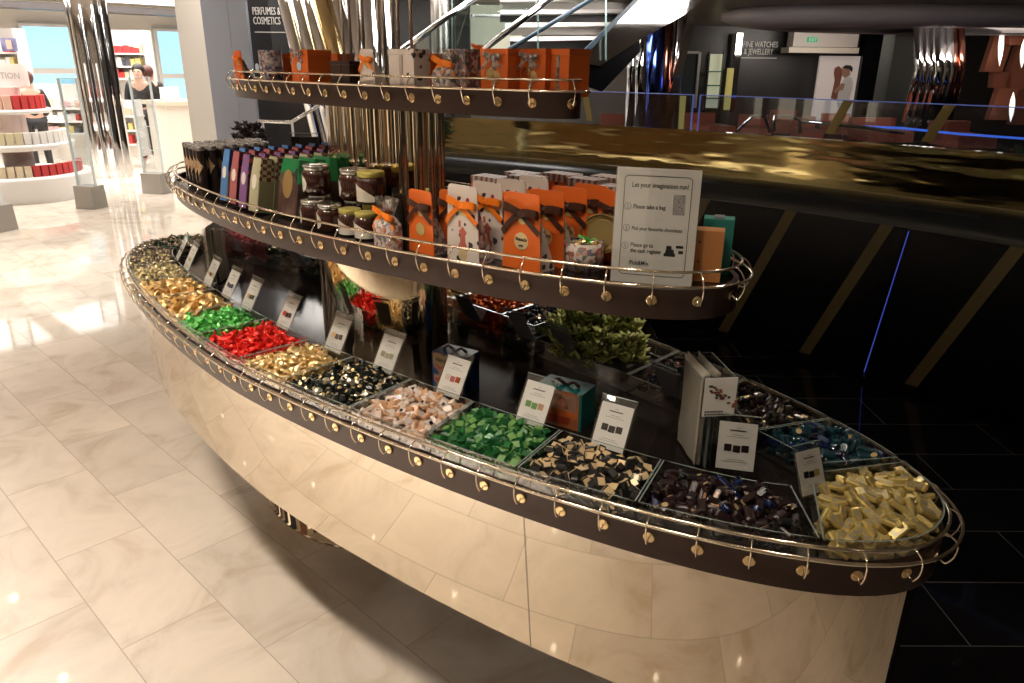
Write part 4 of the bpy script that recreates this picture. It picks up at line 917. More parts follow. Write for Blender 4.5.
# ---- shelving units with goods
prod_cols = [mat('pack_peach', (.75, .48, .36), .5), mat('pack_white', (.8, .78, .75), .5), mat('pack_yellow', (.75, .62, .22), .5), mat('pack_red', (.6, .05, .05), .5), mat('pack_dark', (.10, .10, .12), .5), mat('pack_gold', (.68, .62, .42), .4), mat('pack_rose', (.7, .45, .45), .5), mat('pack_teal', (.2, .4, .42), .5), mat('pack_cream', (.80, .68, .48), .5)]
def wall_shelf(label, u0, u1, dep, levels, vtop, vbot, seed, bw=6):
    t = thing('wall_shelf', label, 'shelf', PD((u0+u1)/2, vbot, dep)); t.location.z = max(0, t.location.z); base = t.location.copy(); q = random.Random(seed)
    def loc(mb): mb.v = [tuple(Vector(p)-base) for p in mb.v]; return mb
    mb = MB(); vb(mb, u0, u1, vtop, vbot, dep+.3, .03); loc(mb).build('back_panel', m_white, t)
    for uu in (u0, u1): mb = MB(); vb(mb, uu-.8, uu+.8, vtop, vbot, dep, .3); loc(mb).build('side_panel', m_white, t)
    for v in levels:
        mb = MB(); vb(mb, u0, u1, v, v+1.6, dep, .3); loc(mb).build('shelf_board', mat('shelf_lit', (.85, .83, .8), .4), t)
    for li, v in enumerate(levels):
        u = u0+2; k = q.randrange(8)
        while u < u1-bw:
            ww = q.uniform(bw*.5, bw); hh = q.uniform(5, 9); k = q.choice((0, 1, 1, 2, 1, 3, 4, 5, 6, 1)) if q.random() < .5 else k
            mb = MB(); vb(mb, u, u+ww*.9, v-hh, v, dep+.05, .12); tag(mb.build('product_box', prod_cols[k]), ['peach', 'white', 'yellow', 'red', 'dark', 'gold', 'rose', 'teal'][k]+f' product box on the {["top", "second", "third"][li]} board of the '+label, 'box', ['peach', 'white', 'yellow', 'red', 'dark', 'gold', 'rose', 'teal'][k]+f' boxes on the {["top", "second", "third"][li]} board of the {label}')
            u += ww
    return t
wall_shelf('white shelf beside the chrome column', 106, 146, 13.6, (53, 66, 78), 30, 92, 3)
wall_shelf('white shelf with the advert picture', -20, 17, 12.8, (52, 65), 28, 76, 4)
wall_shelf('low shelf behind the glass gate', 42, 84, 12.6, (108, 121, 133), 84, 160, 5)
wall_shelf('shelf before the reception desk', 115, 136, 12.3, (116, 130, 144), 100, 157, 6, 5)
po_ = one('poster', 'advert picture of a woman with long dark hair on the shop shelf', 'poster', pattern('poster_blue', 'noise', [(.05, .06, .20), (.25, .25, .40), (.10, .08, .15)], 4), 1, 16, 38, 51, 12.7, .03)
mb = MB(); vb(mb, 6, 11, 40, 49, 12.66, .02); mb.build('portrait', mat('skin_print', (.62, .38, .30), .6), po_)
# ---- chrome column
def mcol(name, label, x, y, r, z0, z1, m=None, flute=0, lean=(0, 0), n=64, cat='column', kind=None):
    mb = MB(); vs = []; 
    for z in (z0, z1):
        f_ = (z-z0)/(z1-z0)
        for i in range(n):
            a = 2*PI*i/n; k = 1+flute*abs(math.sin(a*7)); vs.append((x+lean[0]*f_+r*k*math.cos(a), y+lean[1]*f_+r*k*math.sin(a), z))
    mb.add(vs, [(i, (i+1) % n, (i+1) % n+n, i+n) for i in range(n)], 0, True)
    o = mb.build(name, m or m_chrome); return tag(o, label, cat, None, kind)
cc = thing('chrome_column', 'tall faceted chrome column in front of the perfume shop', 'column', (PD(95.5, 64, 11.5).x, PD(95.5, 64, 11.5).y, 0))
for k in range(6):
    a = 2*PI*k/6; mb = MB(); mb.lathe([(.12, 0), (.12, ZC)], 24); o = mb.build('chrome_flute', m_chrome, cc); o.location = (.155*math.cos(a), .155*math.sin(a), 0)
MB().lathe([(.23, 0), (.23, ZC)], 40).build('column_core', m_chrome, cc)
# ---- promotion stand
DP = 9.7
pc = PD(20, 165, DP); zz = lambda v: PD(8, v, DP-.45).z
pr = thing('promotion_stand', 'round white tiered stand with promotion header full of small boxes', 'display stand', (pc.x, pc.y, 0))
MB().lathe([(.82, 0), (.82, .27), (.80, .30), (0, .30)], 64).build('base', m_white, pr)
MB().lathe([(.64, .60), (.66, .62), (.66, .66), (.64, .67), (0, .67)], 64).build('tier_board', m_white, pr); MB().lathe([(0, .60), (.64, .60)], 64, caps=False).build('tier_underside', m_white, pr)
MB().lathe([(0, 1.02), (.46, 1.02), (.48, 1.04), (.46, 1.07), (0, 1.07)], 64, caps=False).build('tier_board', m_white, pr)
MB().lathe([(.17, .3), (.17, 1.32)], 32).build('centre_post', mat('pale_pink', (.80, .62, .58), .5), pr)
hb = MB().box((0, 0, 1.46), (.62, .10, .26)).build('header_board', m_white, pr); hb.rotation_euler = (0, 0, YAW-PI/2)
text('lettering', 'PROMOTION', .105, mat('pale_lettering', (.45, .43, .42), .5), hb, (-.33, -.052, 1.42), (R(90), 0, 0), .001, sx=.95)
for tier_, (rr, zb, h, cs) in enumerate(((.66, .30, .13, (8, 8, 8, 8, 8, 3)), (.55, .672, .14, (5, 5, 5, 5, 5, 1)), (.38, 1.072, .16, (0, 0, 0, 0, 0, 3)))):
    n = int(2*PI*rr/.085); box_meshes = {}
    for i in range(n):
        a = 2*PI*i/n
        d = Vector((math.cos(a), math.sin(a)))
        if d.dot(Vector((CAM.x-pc.x, CAM.y-pc.y)).normalized()) < -.1: continue
        side = d.dot(Vector((_r.x, _r.y))); k = cs[min(5, max(0, int((side+1)/2*6)))]
        
        if k not in box_meshes: box_meshes[k] = MB().box((0, 0, h/2), (.07, .072, h)).mesh('product_box', prod_cols[k])
        o = bpy.data.objects.new('product_box', box_meshes[k]); COL.objects.link(o); o.location = (pc.x+rr*d.x, pc.y+rr*d.y, zb); o.rotation_euler = (0, 0, a)
        tag(o, ['peach', 'white', 'yellow', 'red', 'dark', 'cream gold', 'rose', 'teal', 'pale yellow'][k]+' carton on the '+['lowest', 'middle', 'upper'][tier_]+' tier of the round promotion stand', 'box', ['peach', 'white', 'yellow', 'red', 'dark', 'cream gold', 'rose', 'teal', 'pale yellow'][k]+' cartons on the '+['lowest', 'middle', 'upper'][tier_]+' promotion tier')
# ---- glass security gates
def gate(label, u, v, w):
    p = PZ(u, v, 0); t = thing('security_gate', label, 'security gate', (p.x, p.y, 0), YAW-PI/2-.25)
    MB().box((0, .1, .13), (w, .22, .26), 0, None, .94).build('gate_base', m_gsteel, t)
    gm = MB(); gm.box((-.02, .1, .85), (w*.95, .02, 1.2)); gm.build('glass_panel', thin_glass('gate_glass', (.93, .96, .97), .06), t)
    e = MB()
    for s in (-1, 1): e.box((-.02+s*w*.48, .1, .85), (.016, .03, 1.2))
    for z in (.55, .85, 1.15, 1.45): e.box((-.02, .1, z), (w*.95, .024, .008))
    e.build('edge_frame', mat('glass_edge_bright', (.70, .78, .80), .2), t); return t
gate('glass security gate before the promotion stand', 86, 209, .26); gate('glass security gate before the reception desk', 153, 194, .31); gate('glass security gate cut off by the picture edge', -10, 232, .28)
# ---- reception desk, people
rd = thing('reception_desk', 'cream reception desk in the perfume shop', 'desk', (-10.6, 4.95, 0)); MB().box((0, 0, .50), (.7, 2.6, 1.0)).build('desk_body', m_cream, rd); MB().box((0, 0, 1.03), (.8, 2.7, .06)).build('desk_top', mat('desk_top', (.70, .60, .46), .3), rd)
mn = PD(176, 97, 12.0); ms_ = thing('desk_display', 'small white counter display on the reception desk', 'display', (-10.6, PX(170, 97, -10.6).y, 1.061), R(-70)); MB().box((0, 0, .10), (.34, .04, .20)).build('picture_panel', m_white, ms_); MB().box((0, .05, .01), (.34, .16, .02)).build('display_foot', mat('pack_rose', (.7, .45, .45), .5), ms_)
def person(label, x, y, ang, cloth, hair, skin, H=1.68, z=0, trousers=None, arm=0.):
    t = thing('person', label, 'person', (x, y, z), ang)
    s = H/1.70
    J = {'pel': (0, 0, .93), 'sp': (0, .0, 1.12), 'ch': (0, .0, 1.32), 'nk': (0, -.005, 1.45), 'hd': (0, -.02, 1.56), 'tp': (0, -.01, 1.66),
         'sl': (-.18, 0, 1.38), 'el': (-.25, .02, 1.12), 'wl': (-.20, -.12-arm, .98+arm), 'hl': (-.17, -.19-arm, .97+arm), 'sr': (.18, 0, 1.38), 'er': (.25, .02, 1.12), 'wr': (.20, -.12, .98), 'hr': (.17, -.19, .97),
         'll': (-.10, 0, .88), 'kl': (-.11, -.02, .50), 'al': (-.11, .02, .09), 'fl': (-.12, -.12, .04), 'lr': (.10, 0, .88), 'kr': (.11, -.02, .50), 'ar': (.11, .02, .09), 'fr': (.12, -.12, .04)}
    Rr = {'pel': .14, 'sp': .12, 'ch': .145, 'nk': .055, 'hd': .088, 'tp': .07, 'sl': .06, 'el': .045, 'wl': .03, 'hl': .035, 'sr': .06, 'er': .045, 'wr': .03, 'hr': .035, 'll': .09, 'kl': .06, 'al': .04, 'fl': .04, 'lr': .09, 'kr': .06, 'ar': .04, 'fr': .04}
    Ed = [('pel', 'sp'), ('sp', 'ch'), ('ch', 'nk'), ('nk', 'hd'), ('hd', 'tp'), ('ch', 'sl'), ('sl', 'el'), ('el', 'wl'), ('wl', 'hl'), ('ch', 'sr'), ('sr', 'er'), ('er', 'wr'), ('wr', 'hr'), ('pel', 'll'), ('ll', 'kl'), ('kl', 'al'), ('al', 'fl'), ('pel', 'lr'), ('lr', 'kr'), ('kr', 'ar'), ('ar', 'fr')]
    def skinmesh(keys, grow, nm, m, sub=2):
        idx = {k: i for i, k in enumerate(keys)}; me = bpy.data.meshes.new(nm); me.from_pydata([tuple(c_*s for c_ in J[k]) for k in keys], [(idx[a], idx[b]) for a, b in Ed if a in idx and b in idx], [])
        o = bpy.data.objects.new(nm, me); COL.objects.link(o); o.parent = t
        md = o.modifiers.new('skin', 'SKIN'); md.use_smooth_shade = True
        lay = me.skin_vertices[0].data if me.skin_vertices else None
        if lay is None:
            bm = bmesh.new(); bm.from_mesh(me); bm.verts.layers.skin.verify(); bm.to_mesh(me); bm.free(); lay = me.skin_vertices[0].data
        for k, i in idx.items(): lay[i].radius = ((Rr[k]+grow)*s, (Rr[k]*(.75 if k in ('pel', 'sp', 'ch') else 1)+grow)*s)
        lay[0].use_root = True
        o.modifiers.new('sub', 'SUBSURF').levels = sub; o.modifiers['sub'].render_levels = sub; me.materials.append(m); return o
    skinmesh(list(J), 0, 'body', skin)
    skinmesh(['pel', 'sp', 'ch', 'sl', 'el', 'wl', 'sr', 'er', 'wr'], .014, 'jacket', cloth)
    skinmesh(['pel', 'll', 'kl', 'al', 'lr', 'kr', 'ar'], .012, 'trousers', trousers or cloth)
    hm = MB(); sph(hm, .105*s, 0, (1, 1.05, 1.12), 16, 10, (0, .040*s, 1.622*s)); hm.build('hair', hair, t)
    for sx_ in (-1, 1):
        em = MB(); sph(em, .010, 0, (1, 1, 1), 8, 5, (sx_*.032*s, -.105*s, 1.60*s)); em.build('eye', m_ink, t)
    em = MB(); em.box((0, -.104*s, 1.535*s), (.035, .01, .007)); em.build('mouth', mat('lips', (.5, .12, .12), .5), t)
    em = MB(); em.add([(0, -.128*s, 1.565*s), (-.014, -.10*s, 1.56*s), (.014, -.10*s, 1.56*s), (0, -.10*s, 1.60*s)], [(0, 1, 2), (0, 2, 3), (0, 3, 1)]); em.build('nose', skin, t)
    return t
skn = mat('skin', (.62, .38, .28), .5); hairm = mat('dark_hair', (.02, .014, .012), .4); blk = mat('black_uniform', (.012, .012, .014), .6)
pp = PD(137, 66, 12.9); person('woman in dark uniform and tied back dark hair standing behind the reception desk', pp.x, pp.y, YAW-PI/2+.2, blk, hairm, skn, 1.57)
pp = PD(148, 70, 13.4); person('person with reddish brown hair in black behind the uniformed woman', pp.x, pp.y, YAW+PI/2, blk, mat('auburn_hair', (.10, .03, .02), .5), skn, 1.54)
pp = PD(25, 74, 11.6); person('person in dark clothes bending behind the promotion stand', pp.x, pp.y, YAW+PI/2+.8, blk, mat('auburn_hair', (.10, .03, .02), .5), skn, 1.46)
# ---- pillars and the perfumes panel
mb = MB(); vb(mb, 194, 222, -30, 330, 8.3, .25); o = struct('pillar_white', mb, mat('pillar_white', (.78, .74, .68), .35))
m_greyglass = mat('blue_grey_glass', (.36, .39, .45), .12, 0, .6)
def quadwall(name, pts, th, m, kind='structure', label=None, cat=None, parent=None):
    """panel through four 3D points, thickened away from the camera"""
    P = [Vector(p) for p in pts]; n = (P[1]-P[0]).cross(P[2]-P[0]).normalized()
    if n.dot(P[0]-CAM) < 0: n = -n
    Q = [p+n*th for p in P]; mb = MB(); mb.add(P+Q, [(0, 1, 2, 3), (7, 6, 5, 4), (0, 4, 5, 1), (1, 5, 6, 2), (2, 6, 7, 3), (3, 7, 4, 0)])
    o = mb.build(name, m, parent); return tag(o, label, cat, None, kind)
D1, D2 = 7.2, 7.6
def base_q(u0, u1, v, dep):   # upright quad from floor to ceiling between two picture columns read at row v
    a = PD(u0, v, dep); b = PD(u1, v, dep); return [(a.x, a.y, 0), (b.x, b.y, 0), (b.x, b.y, ZC+.3), (a.x, a.y, ZC+.3)]
quadwall('wall_grey_glass', base_q(206, 232, 50, D1), .06, m_greyglass); quadwall('trim_2', base_q(232.3, 250, 50, D1), .06, m_greyglass)
quadwall('wall_perfumes', base_q(250, 345, 50, D2), .1, m_dark)
a = PD(251.5, 27, D2-.03); rz = YAW-PI/2
def sign(s, u, v, dep, size, label, u_line=None, sx=1.):
    p = PD(u, v, dep); t = thing('wall_lettering', label, 'sign', p, rz); text('lettering', s, size, mat('sign_white', (.75, .70, .64), .4, emit=(.8, .75, .68), es=.12), t, (0, 0, 0), (R(90), 0, 0), .004, sx=sx)
    return t
px1 = D2/747*1.06
sg1 = sign('PERFUMES &\nCOSMETICS', 252.5, 14.5, D2-.03, px1*8.6, 'two line perfumes and cosmetics lettering on the dark panel', sx=.52)
MB().box((px1*14.5, 0, -px1*14), (px1*28, .006, px1*.7)).build('underline', mat('sign_white', (.75, .70, .64), .4), sg1)
# chrome tubes beyond the display, leaning
tbn = [(283, 299, 6, 7.2), (296, 312, 7, 7.25), (307, 325, 8, 7.3), (320, 338, 8, 7.2), (334, 350, 7, 7.25), (352, 360, 8, 7.3), (366, 372, 8, 7.2), (380, 386, 8, 7.3)]
tc_ = thing('tube_column', 'cluster of leaning polished chrome tubes behind the display stand', 'column', PD(310, 64, 7.2))
tc_.location.z = 0; b0 = tc_.location.copy()
for k, (ut, um, hw, dp) in enumerate(tbn):
    p1 = PD(ut, -5, dp); p2 = PD(um, 60, dp); d = (p1-p2)/(p1.z-p2.z); top = p2+d*(ZC+.2-p2.z); bot = p2+d*(0-p2.z)
    MB().tube([bot-b0, top-b0], hw/747*dp, 20).build('chrome_tube', m_chrome if k != 3 else mat('gold_chrome', (.75, .58, .30), .06, 1.), tc_)
# low handrail, blue lit tube and white post seen between the shelves
hr = thing('handrail', 'chrome handrail with white posts behind the middle shelf', 'handrail', PD(262, 160, 6.6)); hr.location.z = 0; b0 = hr.location.copy()
P = [PD(258, 121, 6.6), PD(291, 122.5, 6.6), PD(320, 105, 6.6), PD(345, 92, 6.6)]; MB().tube([p-b0 for p in P], .015, 10).build('rail', m_chrome, hr)
for u, w in ((261, .035), (292, .015)):
    p = PD(u, 122, 6.62); MB().box((p.x-b0.x, p.y-b0.y, p.z/2), (w, w, p.z)).build('post', m_white, hr)
bl = thing('blue_light_tube', 'glowing pale blue light tube upright beside the mirror column', 'light', PD(327, 64, 6.3)); bl.location.z = 0
MB().tube([(0, 0, .2), (0, 0, 1.5)], .022, 12).build('glow_tube', mat('blue_tube_glow', (.3, .5, .9), .4, emit=(.25, .50, 1.), es=1.6), bl); MB().lathe([(.05, 0), (.05, .2), (.02, .22)], 16).build('base', m_dark, bl)
# ---- atrium balustrade: curved black wall, ledge, gold mirror band, glass
yw = lambda x: 2.98-.07*(x+.2)**2
yg = lambda x: 3.40-.05*x*x
XS = [-3.6+.2*i for i in range(39)]
line = [(x, yw(x)) for x in XS]
w = MB()
vs = [(x, y, 0) for x, y in line]+[(x, y, .872) for x, y in line]; n = len(line)
w.add(vs, [(i, i+1, i+1+n, i+n) for i in range(n-1)], 0, True); wa = struct('wall_atrium', w, m_black)
lg = MB(); vs = [(x, yw(x)-.03, .868) for x in XS]+[(x, yw(x)-.03, .93) for x in XS]+[(x, yg(x)+.02, .955) for x in XS]
lg.add(vs, [(i, i+1, i+1+n, i+n) for i in range(n-1)]+[(i+n, i+1+n, i+1+2*n, i+2*n) for i in range(n-1)], 0, True); lg.build('wall_ledge', m_ledge, wa)
sk = MB(); sk.prism([(x, yw(x)-.10) for x in XS]+[(x, yw(x)+.01) for x in reversed(XS)], 0, .03); sk.build('wall_plinth', m_black, wa)
for k, xt_ in enumerate((-1.16, -.60, -.045, .50, 1.12, 1.72, 2.3, 2.9)):
    mb = MB(); xb_ = xt_-.355; ww = .034
    for side_ in (0,):
        vs = []; m_ = 8
        for i in range(m_+1):
            f_ = i/m_; x = xb_+(xt_-xb_)*f_; z = .002+f_*.866
            vs += [(x-ww, yw(x-ww)-.004, z), (x+ww, yw(x+ww)-.004, z), (x-ww, yw(x-ww)+.006, z), (x+ww, yw(x+ww)+.006, z)]
        fs = []
        for i in range(m_):
            a, b = 4*i, 4*i+4; fs += [(a, a+1, b+1, b), (a+2, a, b, b+2), (a+1, a+3, b+3, b+1)]
        mb.add(vs, fs); mb.build('diagonal_strip', m_goldstrip, wa)
nl = MB(); nl.tube([(.612-.088*(1-f_), yw(.6)-.008, .03+f_*.82) for f_ in (0, .3, .6, 1)], .0025, 6); nl.build('neon_line', mat('blue_neon', (.1, .1, .6), .4, emit=(.10, .16, .95), es=.35), wa)
gb = MB(); vs = [(x, yg(x), .955) for x in XS]+[(x, yg(x), 1.235) for x in XS]; gb.add(vs, [(i, i+1, i+1+n, i+n) for i in range(n-1)], 0, True); gb.prism([(x, yg(x)+.002) for x in XS]+[(x, yg(x)+.06) for x in reversed(XS)], 1.0, 1.235)
bal = thing('balustrade', 'gold mirror parapet with clear glass rail round the atrium', 'balustrade', (0, 3.4, 0)); 
o = gb.build('gold_band', m_goldmirror, bal); o.location = (0, -3.4, 0)
panels = [(-3.6, -1.0), (-.95, 1.2), (1.25, 3.8)]
for x0, x1 in panels:
    xs = [x0+(x1-x0)*i/10 for i in range(11)]
    g = MB(); g.wall([(x, yg(x)+.03) for x in xs], 1.235, 1.462, .012, 0); o = g.build('glass_panel', thin_glass('rail_glass', (.80, .84, .90), .12), bal); o.location = (0, -3.4, 0)
    e = MB(); e.wall([(x, yg(x)+.03) for x in xs], 1.462, 1.467, .013, 0); 
    for x in (x0, x1): e.box((x, yg(x)+.03, 1.35), (.006, .013, .23))
    o2_ = e.build('lit_edge', mat('blue_edge', (.2, .3, .7), .3, emit=(.15, .22, .75), es=.22), bal); o2_.location = (0, -3.4, 0)
for (u0_, v0_, u1_, v1_) in ((846, 101, 827, 134), (949, 105, 925, 142), (596, 92, 600, 120)):
    a = PY(u0_, v0_, 3.38); b = PY(u1_, v1_, 3.38); mb = MB(); w_ = .028
    mb.add([(b.x-w_, yg(b.x)+.02, b.z), (b.x+w_, yg(b.x)+.02, b.z), (a.x+w_, yg(a.x)+.02, a.z), (a.x-w_, yg(a.x)+.02, a.z), (b.x-w_, yg(b.x)+.014, b.z), (b.x+w_, yg(b.x)+.014, b.z), (a.x+w_, yg(a.x)+.014, a.z), (a.x-w_, yg(a.x)+.014, a.z)], [(0, 1, 2, 3), (7, 6, 5, 4), (0, 4, 5, 1), (2, 6, 7, 3), (1, 5, 6, 2), (3, 7, 4, 0)])
    o = mb.build('gold_marker', mat('gold_marker', (.34, .28, .10), .4, .3), bal); o.location = (0, -3.4, 0)
# inner blue LED line further across the atrium
mb = MB(); P = [PD(u, v, 8.5) for u, v in ((850, 126), (900, 128), (960, 134), (1030, 139))]; mb.tube(P, .014, 6); tag(mb.build('led_line', mat('blue_led', (.1, .2, .8), .4, emit=(.08, .22, 1.), es=.7)), 'thin blue light line running across the atrium behind the glass', 'light')
# ---- red seating across the atrium
red = mat('salmon_leather', (.48, .13, .08), .5)
for k, (u0_, u1_, v0_, v1_, dp) in enumerate(((706, 735, 117, 127, 10), (742, 770, 119, 128, 9.7), (775, 800, 114, 127, 10.4), (800, 822, 121, 133, 9.4), (830, 856, 117, 126, 11.6), (868, 912, 122, 130, 10), (958, 996, 126, 133, 9), (600, 640, 118, 126, 10.2))):
    a = PD((u0_+u1_)/2, v1_, dp); t = thing('lounge_chair', ['red lounge chair between gold parapet and dark wall', 'red lounge chair below the watches lettering', 'red lounge chair beside the steel rail', 'red lounge chair in front of the couple poster', 'red lounge chair under the couple poster', 'long red bench beside the slanted chrome column', 'wide red bench near the copper panels', 'red bench seen through the glass by the big chrome column'][k], 'chair', (a.x, a.y, 0), rz+rnd.uniform(-.3, .3))
    w_ = (u1_-u0_)/747*dp; zt_ = PD((u0_+u1_)/2, v0_, dp).z
    MB().box((0, .25, zt_-.18), (w_, .6, .14)).build('seat', red, t); MB().box((0, .55, zt_-.09), (w_, .12, .22)).build('backrest', red, t)
    for sx_ in (-1, 1): MB().box((sx_*w_*.42, .25, (zt_-.25)/2), (.05, .5, zt_-.25)).build('leg', m_dark, t)
hr2 = thing('steel_railing', 'bent steel tube railing beyond the gold parapet', 'railing', PD(780, 120, 7.6)); b0 = hr2.location.copy()
for pts in (((738, 130), (752, 116), (765, 116), (770, 132)), ((774, 131), (774, 116), (790, 116), (800, 120), (800, 133)), ((800, 121), (860, 127), (905, 133))):
    MB().tube([PD(u, v, 7.6)-b0 for u, v in pts], .018, 8).build('steel_tube', m_chrome, hr2)
# ---- far dark shop fronts
DW = 14.
def flat(name, m, u0, u1, v0, v1, dep, th=.1, parent=None, label=None, cat=None, kind=None, lean=0., group=None):
    mb = MB(); vb(mb, u0, u1, v0, v1, dep, th, 0, lean); o = mb.build(name, m, parent); return tag(o, label, cat, group, kind)
flat('wall_watches', m_dark, 560, 1060, 14, 175, DW, .2, kind='structure')
flat('ceiling_far', mat('brown_ceiling', (.25, .20, .165), .5), 600, 1060, -60, 27, DW-.3, .1, kind='structure') if False else None
cf = MB(); za = PD(800, 27, DW).z
cp = [PD(560, 30, DW), PD(1100, 12, DW), PD(1100, 12, 8.0), PD(560, 30, 8.0)]; cf.add([(p.x, p.y, za) for p in cp]+[(p.x, p.y, za+.1) for p in cp], [(0, 1, 2, 3), (7, 6, 5, 4), (0, 4, 5, 1), (1, 5, 6, 2), (2, 6, 7, 3), (3, 7, 4, 0)])
struct('ceiling_far', cf, mat('brown_ceiling', (.30, .235, .19), .4))
cv = thing('oval_ceiling_cove', 'large white oval ceiling cove with dark inset above the atrium', 'ceiling feature', PD(960, 14, 10.0)); cv.location.z = za-.22; cv.rotation_euler = (0, 0, rz+.1)
MB().lathe([(2.1, .22), (2.2, .18), (2.2, .10), (2.05, .03), (1.75, 0), (1.65, .02)], 72, 0, Matrix.Diagonal((1.35, .62, 1, 1)), True, False).build('outer_rim', mat('cove_lilac', (.50, .46, .48), .4), cv)
MB().lathe([(1.66, .015), (1.6, .06), (0, .06)], 72, 0, Matrix.Diagonal((1.35, .62, 1, 1)), True, False).build('inset', mat('cove_dark', (.13, .12, .13), .4), cv)
sg2 = sign('FINE WATCHES\n & JEWELLERY', 743, 47, DW-.05, DW/747*7.0, 'two line fine watches and jewellery lettering on the dark wall', sx=.66)
MB().box((DW/747*16, 0, -DW/747*9.4), (DW/747*33, .006, DW/747*.7)).build('underline', mat('sign_white', (.75, .70, .64), .4), sg2)
dr = thing('glass_door', 'steel framed glass door in the dark shop front', 'door', PD(688, 100, DW-.1)); b0 = dr.location.copy()
def rel(o, b): o.data.transform(Matrix.Translation(-b)); return o
rel(flat('glass_pane', mat('dark_glass', (.05, .06, .06), .1, 0, .8), 677, 697, 53, 105, DW-.15, .04, dr), b0)
for (a_, b_, c_, d_) in ((675, 677.5, 52, 108), (696.5, 699, 52, 108), (675, 699, 51, 53.5)): rel(flat('door_frame', m_gsteel, a_, b_, c_, d_, DW-.2, .06, dr), b0)
ds = thing('lit_showcase', 'narrow lit glass showcase in the dark shop front', 'showcase', PD(715, 100, DW-.1)); b0 = ds.location.copy()
rel(flat('lit_back', mat('showcase_glow', (.5, .5, .35), .5, emit=(.75, .75, .5), es=.35), 708, 722, 54, 108, DW-.12, .03, ds), b0)
for v in (71, 85, 98): rel(flat('glass_shelf', mat('shelf_green', (.08, .25, .18), .3), 708, 722, v, v+1.2, DW-.3, .15, ds), b0)
for a_ in (706.5, 721.5): rel(flat('case_frame', m_dark, a_, a_+1.5, 52, 110, DW-.3, .1, ds), b0)
flat('mirror_strip', m_chrome, 733, 739, 33, 112, DW-.3, .12, None, 'upright mirror strip beside the watches lettering', 'mirror')
flat('yellow_banner', mat('yellow_lit', (.45, .38, .10), .5, emit=(.6, .5, .15), es=.3), 726, 732, 68, 110, DW-.45, .06, None, 'yellow lit panel beside the mirror strip', 'panel')
flat('yellow_screen', mat('yellow_lit', (.45, .38, .10), .5), 663, 682, 96, 195, 11.5, .06, None, 'yellow panel seen through glass by the big chrome column', 'panel')
kc = thing('white_canopy', 'white shop canopy with green exit sign over the couple poster', 'canopy', PD(825, 50, DW-.6)); b0 = kc.location.copy(); m_canopy = mat('canopy_white', (.62, .56, .52), .5)
rel(flat('canopy_face', m_canopy, 794, 859, 25, 47, DW-.6, .3, kc), b0); rel(flat('canopy_lip', mat('canopy_lip', (.66, .58, .48), .5), 789, 859, 47.5, 53, DW-.75, .4, kc), b0)
es_ = rel(flat('exit_sign', mat('exit_green', (.02, .35, .15), .4, emit=(.03, .5, .2), es=.35), 808, 817.5, 37, 42, DW-.65, .03, kc), b0)
xs_ = PD(808.8, 41.2, DW-.68); x_ = text('lettering', 'EXIT', DW/747*4.2, mat('exit_white', (.8, .85, .8), .5), kc, xs_-b0, (R(90), 0, rz), .002, sx=.8)
flat('poster_wall', mat('poster_cream', (.55, .48, .44), .5, emit=(.6, .5, .45), es=.3), 816, 858, 56, 122, DW-.3, .06, None, 'tall poster board showing an embracing couple, glow added to brighten it', 'poster'); pw = bpy.data.objects['poster_wall']  # emission added to the board to raise its brightness
def blob(name, m, pts, dep, parent=None):
    P = [PD(u, v, dep) for u, v in pts]; Q = [p+_h*.015 for p in P]; n_ = len(P); mb = MB(); mb.add(P+Q, [tuple(range(n_)), tuple(reversed(range(n_, 2*n_)))]+[(i, i+n_, (i+1) % n_+n_, (i+1) % n_) for i in range(n_)]); o = mb.build(name, m, parent); return o
blob('woman_print', mat('print_brown', (.26, .09, .06), .6), [(835, 68), (839, 66), (842, 69), (842, 76), (840, 84), (841, 92), (836, 100), (831, 98), (833, 90), (835, 80), (834, 73)], DW-.33, pw)
blob('man_head_print', mat('print_skin', (.45, .24, .16), .6), [(842, 69), (846, 67), (850, 69), (850, 75), (845, 78), (842, 75)], DW-.335, pw)
blob('cap_print', m_ink, [(842, 68), (846, 65), (851, 65.5), (853, 68), (852, 72), (849, 69)], DW-.34, pw)
blob('shirt_print', mat('print_white', (.72, .68, .66), .6), [(843, 80), (848, 76), (852, 78), (853, 86), (850, 95), (848, 102), (837, 102), (838, 93), (841, 88)], DW-.335, pw)
blob('arm_print', mat('print_skin', (.45, .24, .16), .6), [(842, 83), (845, 84), (843, 90), (838, 91), (835, 94), (834, 91), (838, 87)], DW-.34, pw)
blob('jeans_print', mat('print_jeans', (.25, .42, .50), .6), [(837, 102.5), (848, 102.5), (845, 110), (843, 118), (838, 118), (839, 110)], DW-.335, pw)
flat('black_wall_panel', m_black, 860, 890, 22, 130, DW-.4, .2, kind='structure'); bpy.data.objects['black_wall_panel'].name = 'wall_black_panel'
flat('pillar_dark', mat('pillar_green_grey', (.06, .065, .06), .5), 889, 915, 20, 135, 11.8, .4, kind='structure')
# chrome column with a kink, right
kcx = thing('kinked_chrome_column', 'fluted chrome column with slanted lower half across the atrium', 'column', PD(938, 70, 10.4)); b0 = kcx.location.copy()
for k in range(7):
    ut = 918+7*k; P = [PD(ut, 14, 10.4), PD(ut+.5, 72, 10.4), PD(ut-14, 126, 10.4)] if k else [PD(ut, 14, 10.4), PD(ut+1, 70, 10.4), PD(ut-13, 122, 10.4)]
    MB().tube([p-b0 for p in P], (.055 if k not in (3, 4) else .10), 16).build('chrome_flute', m_chrome if k < 5 else mat('copper_chrome', (.35, .14, .10), .1, 1.), kcx)
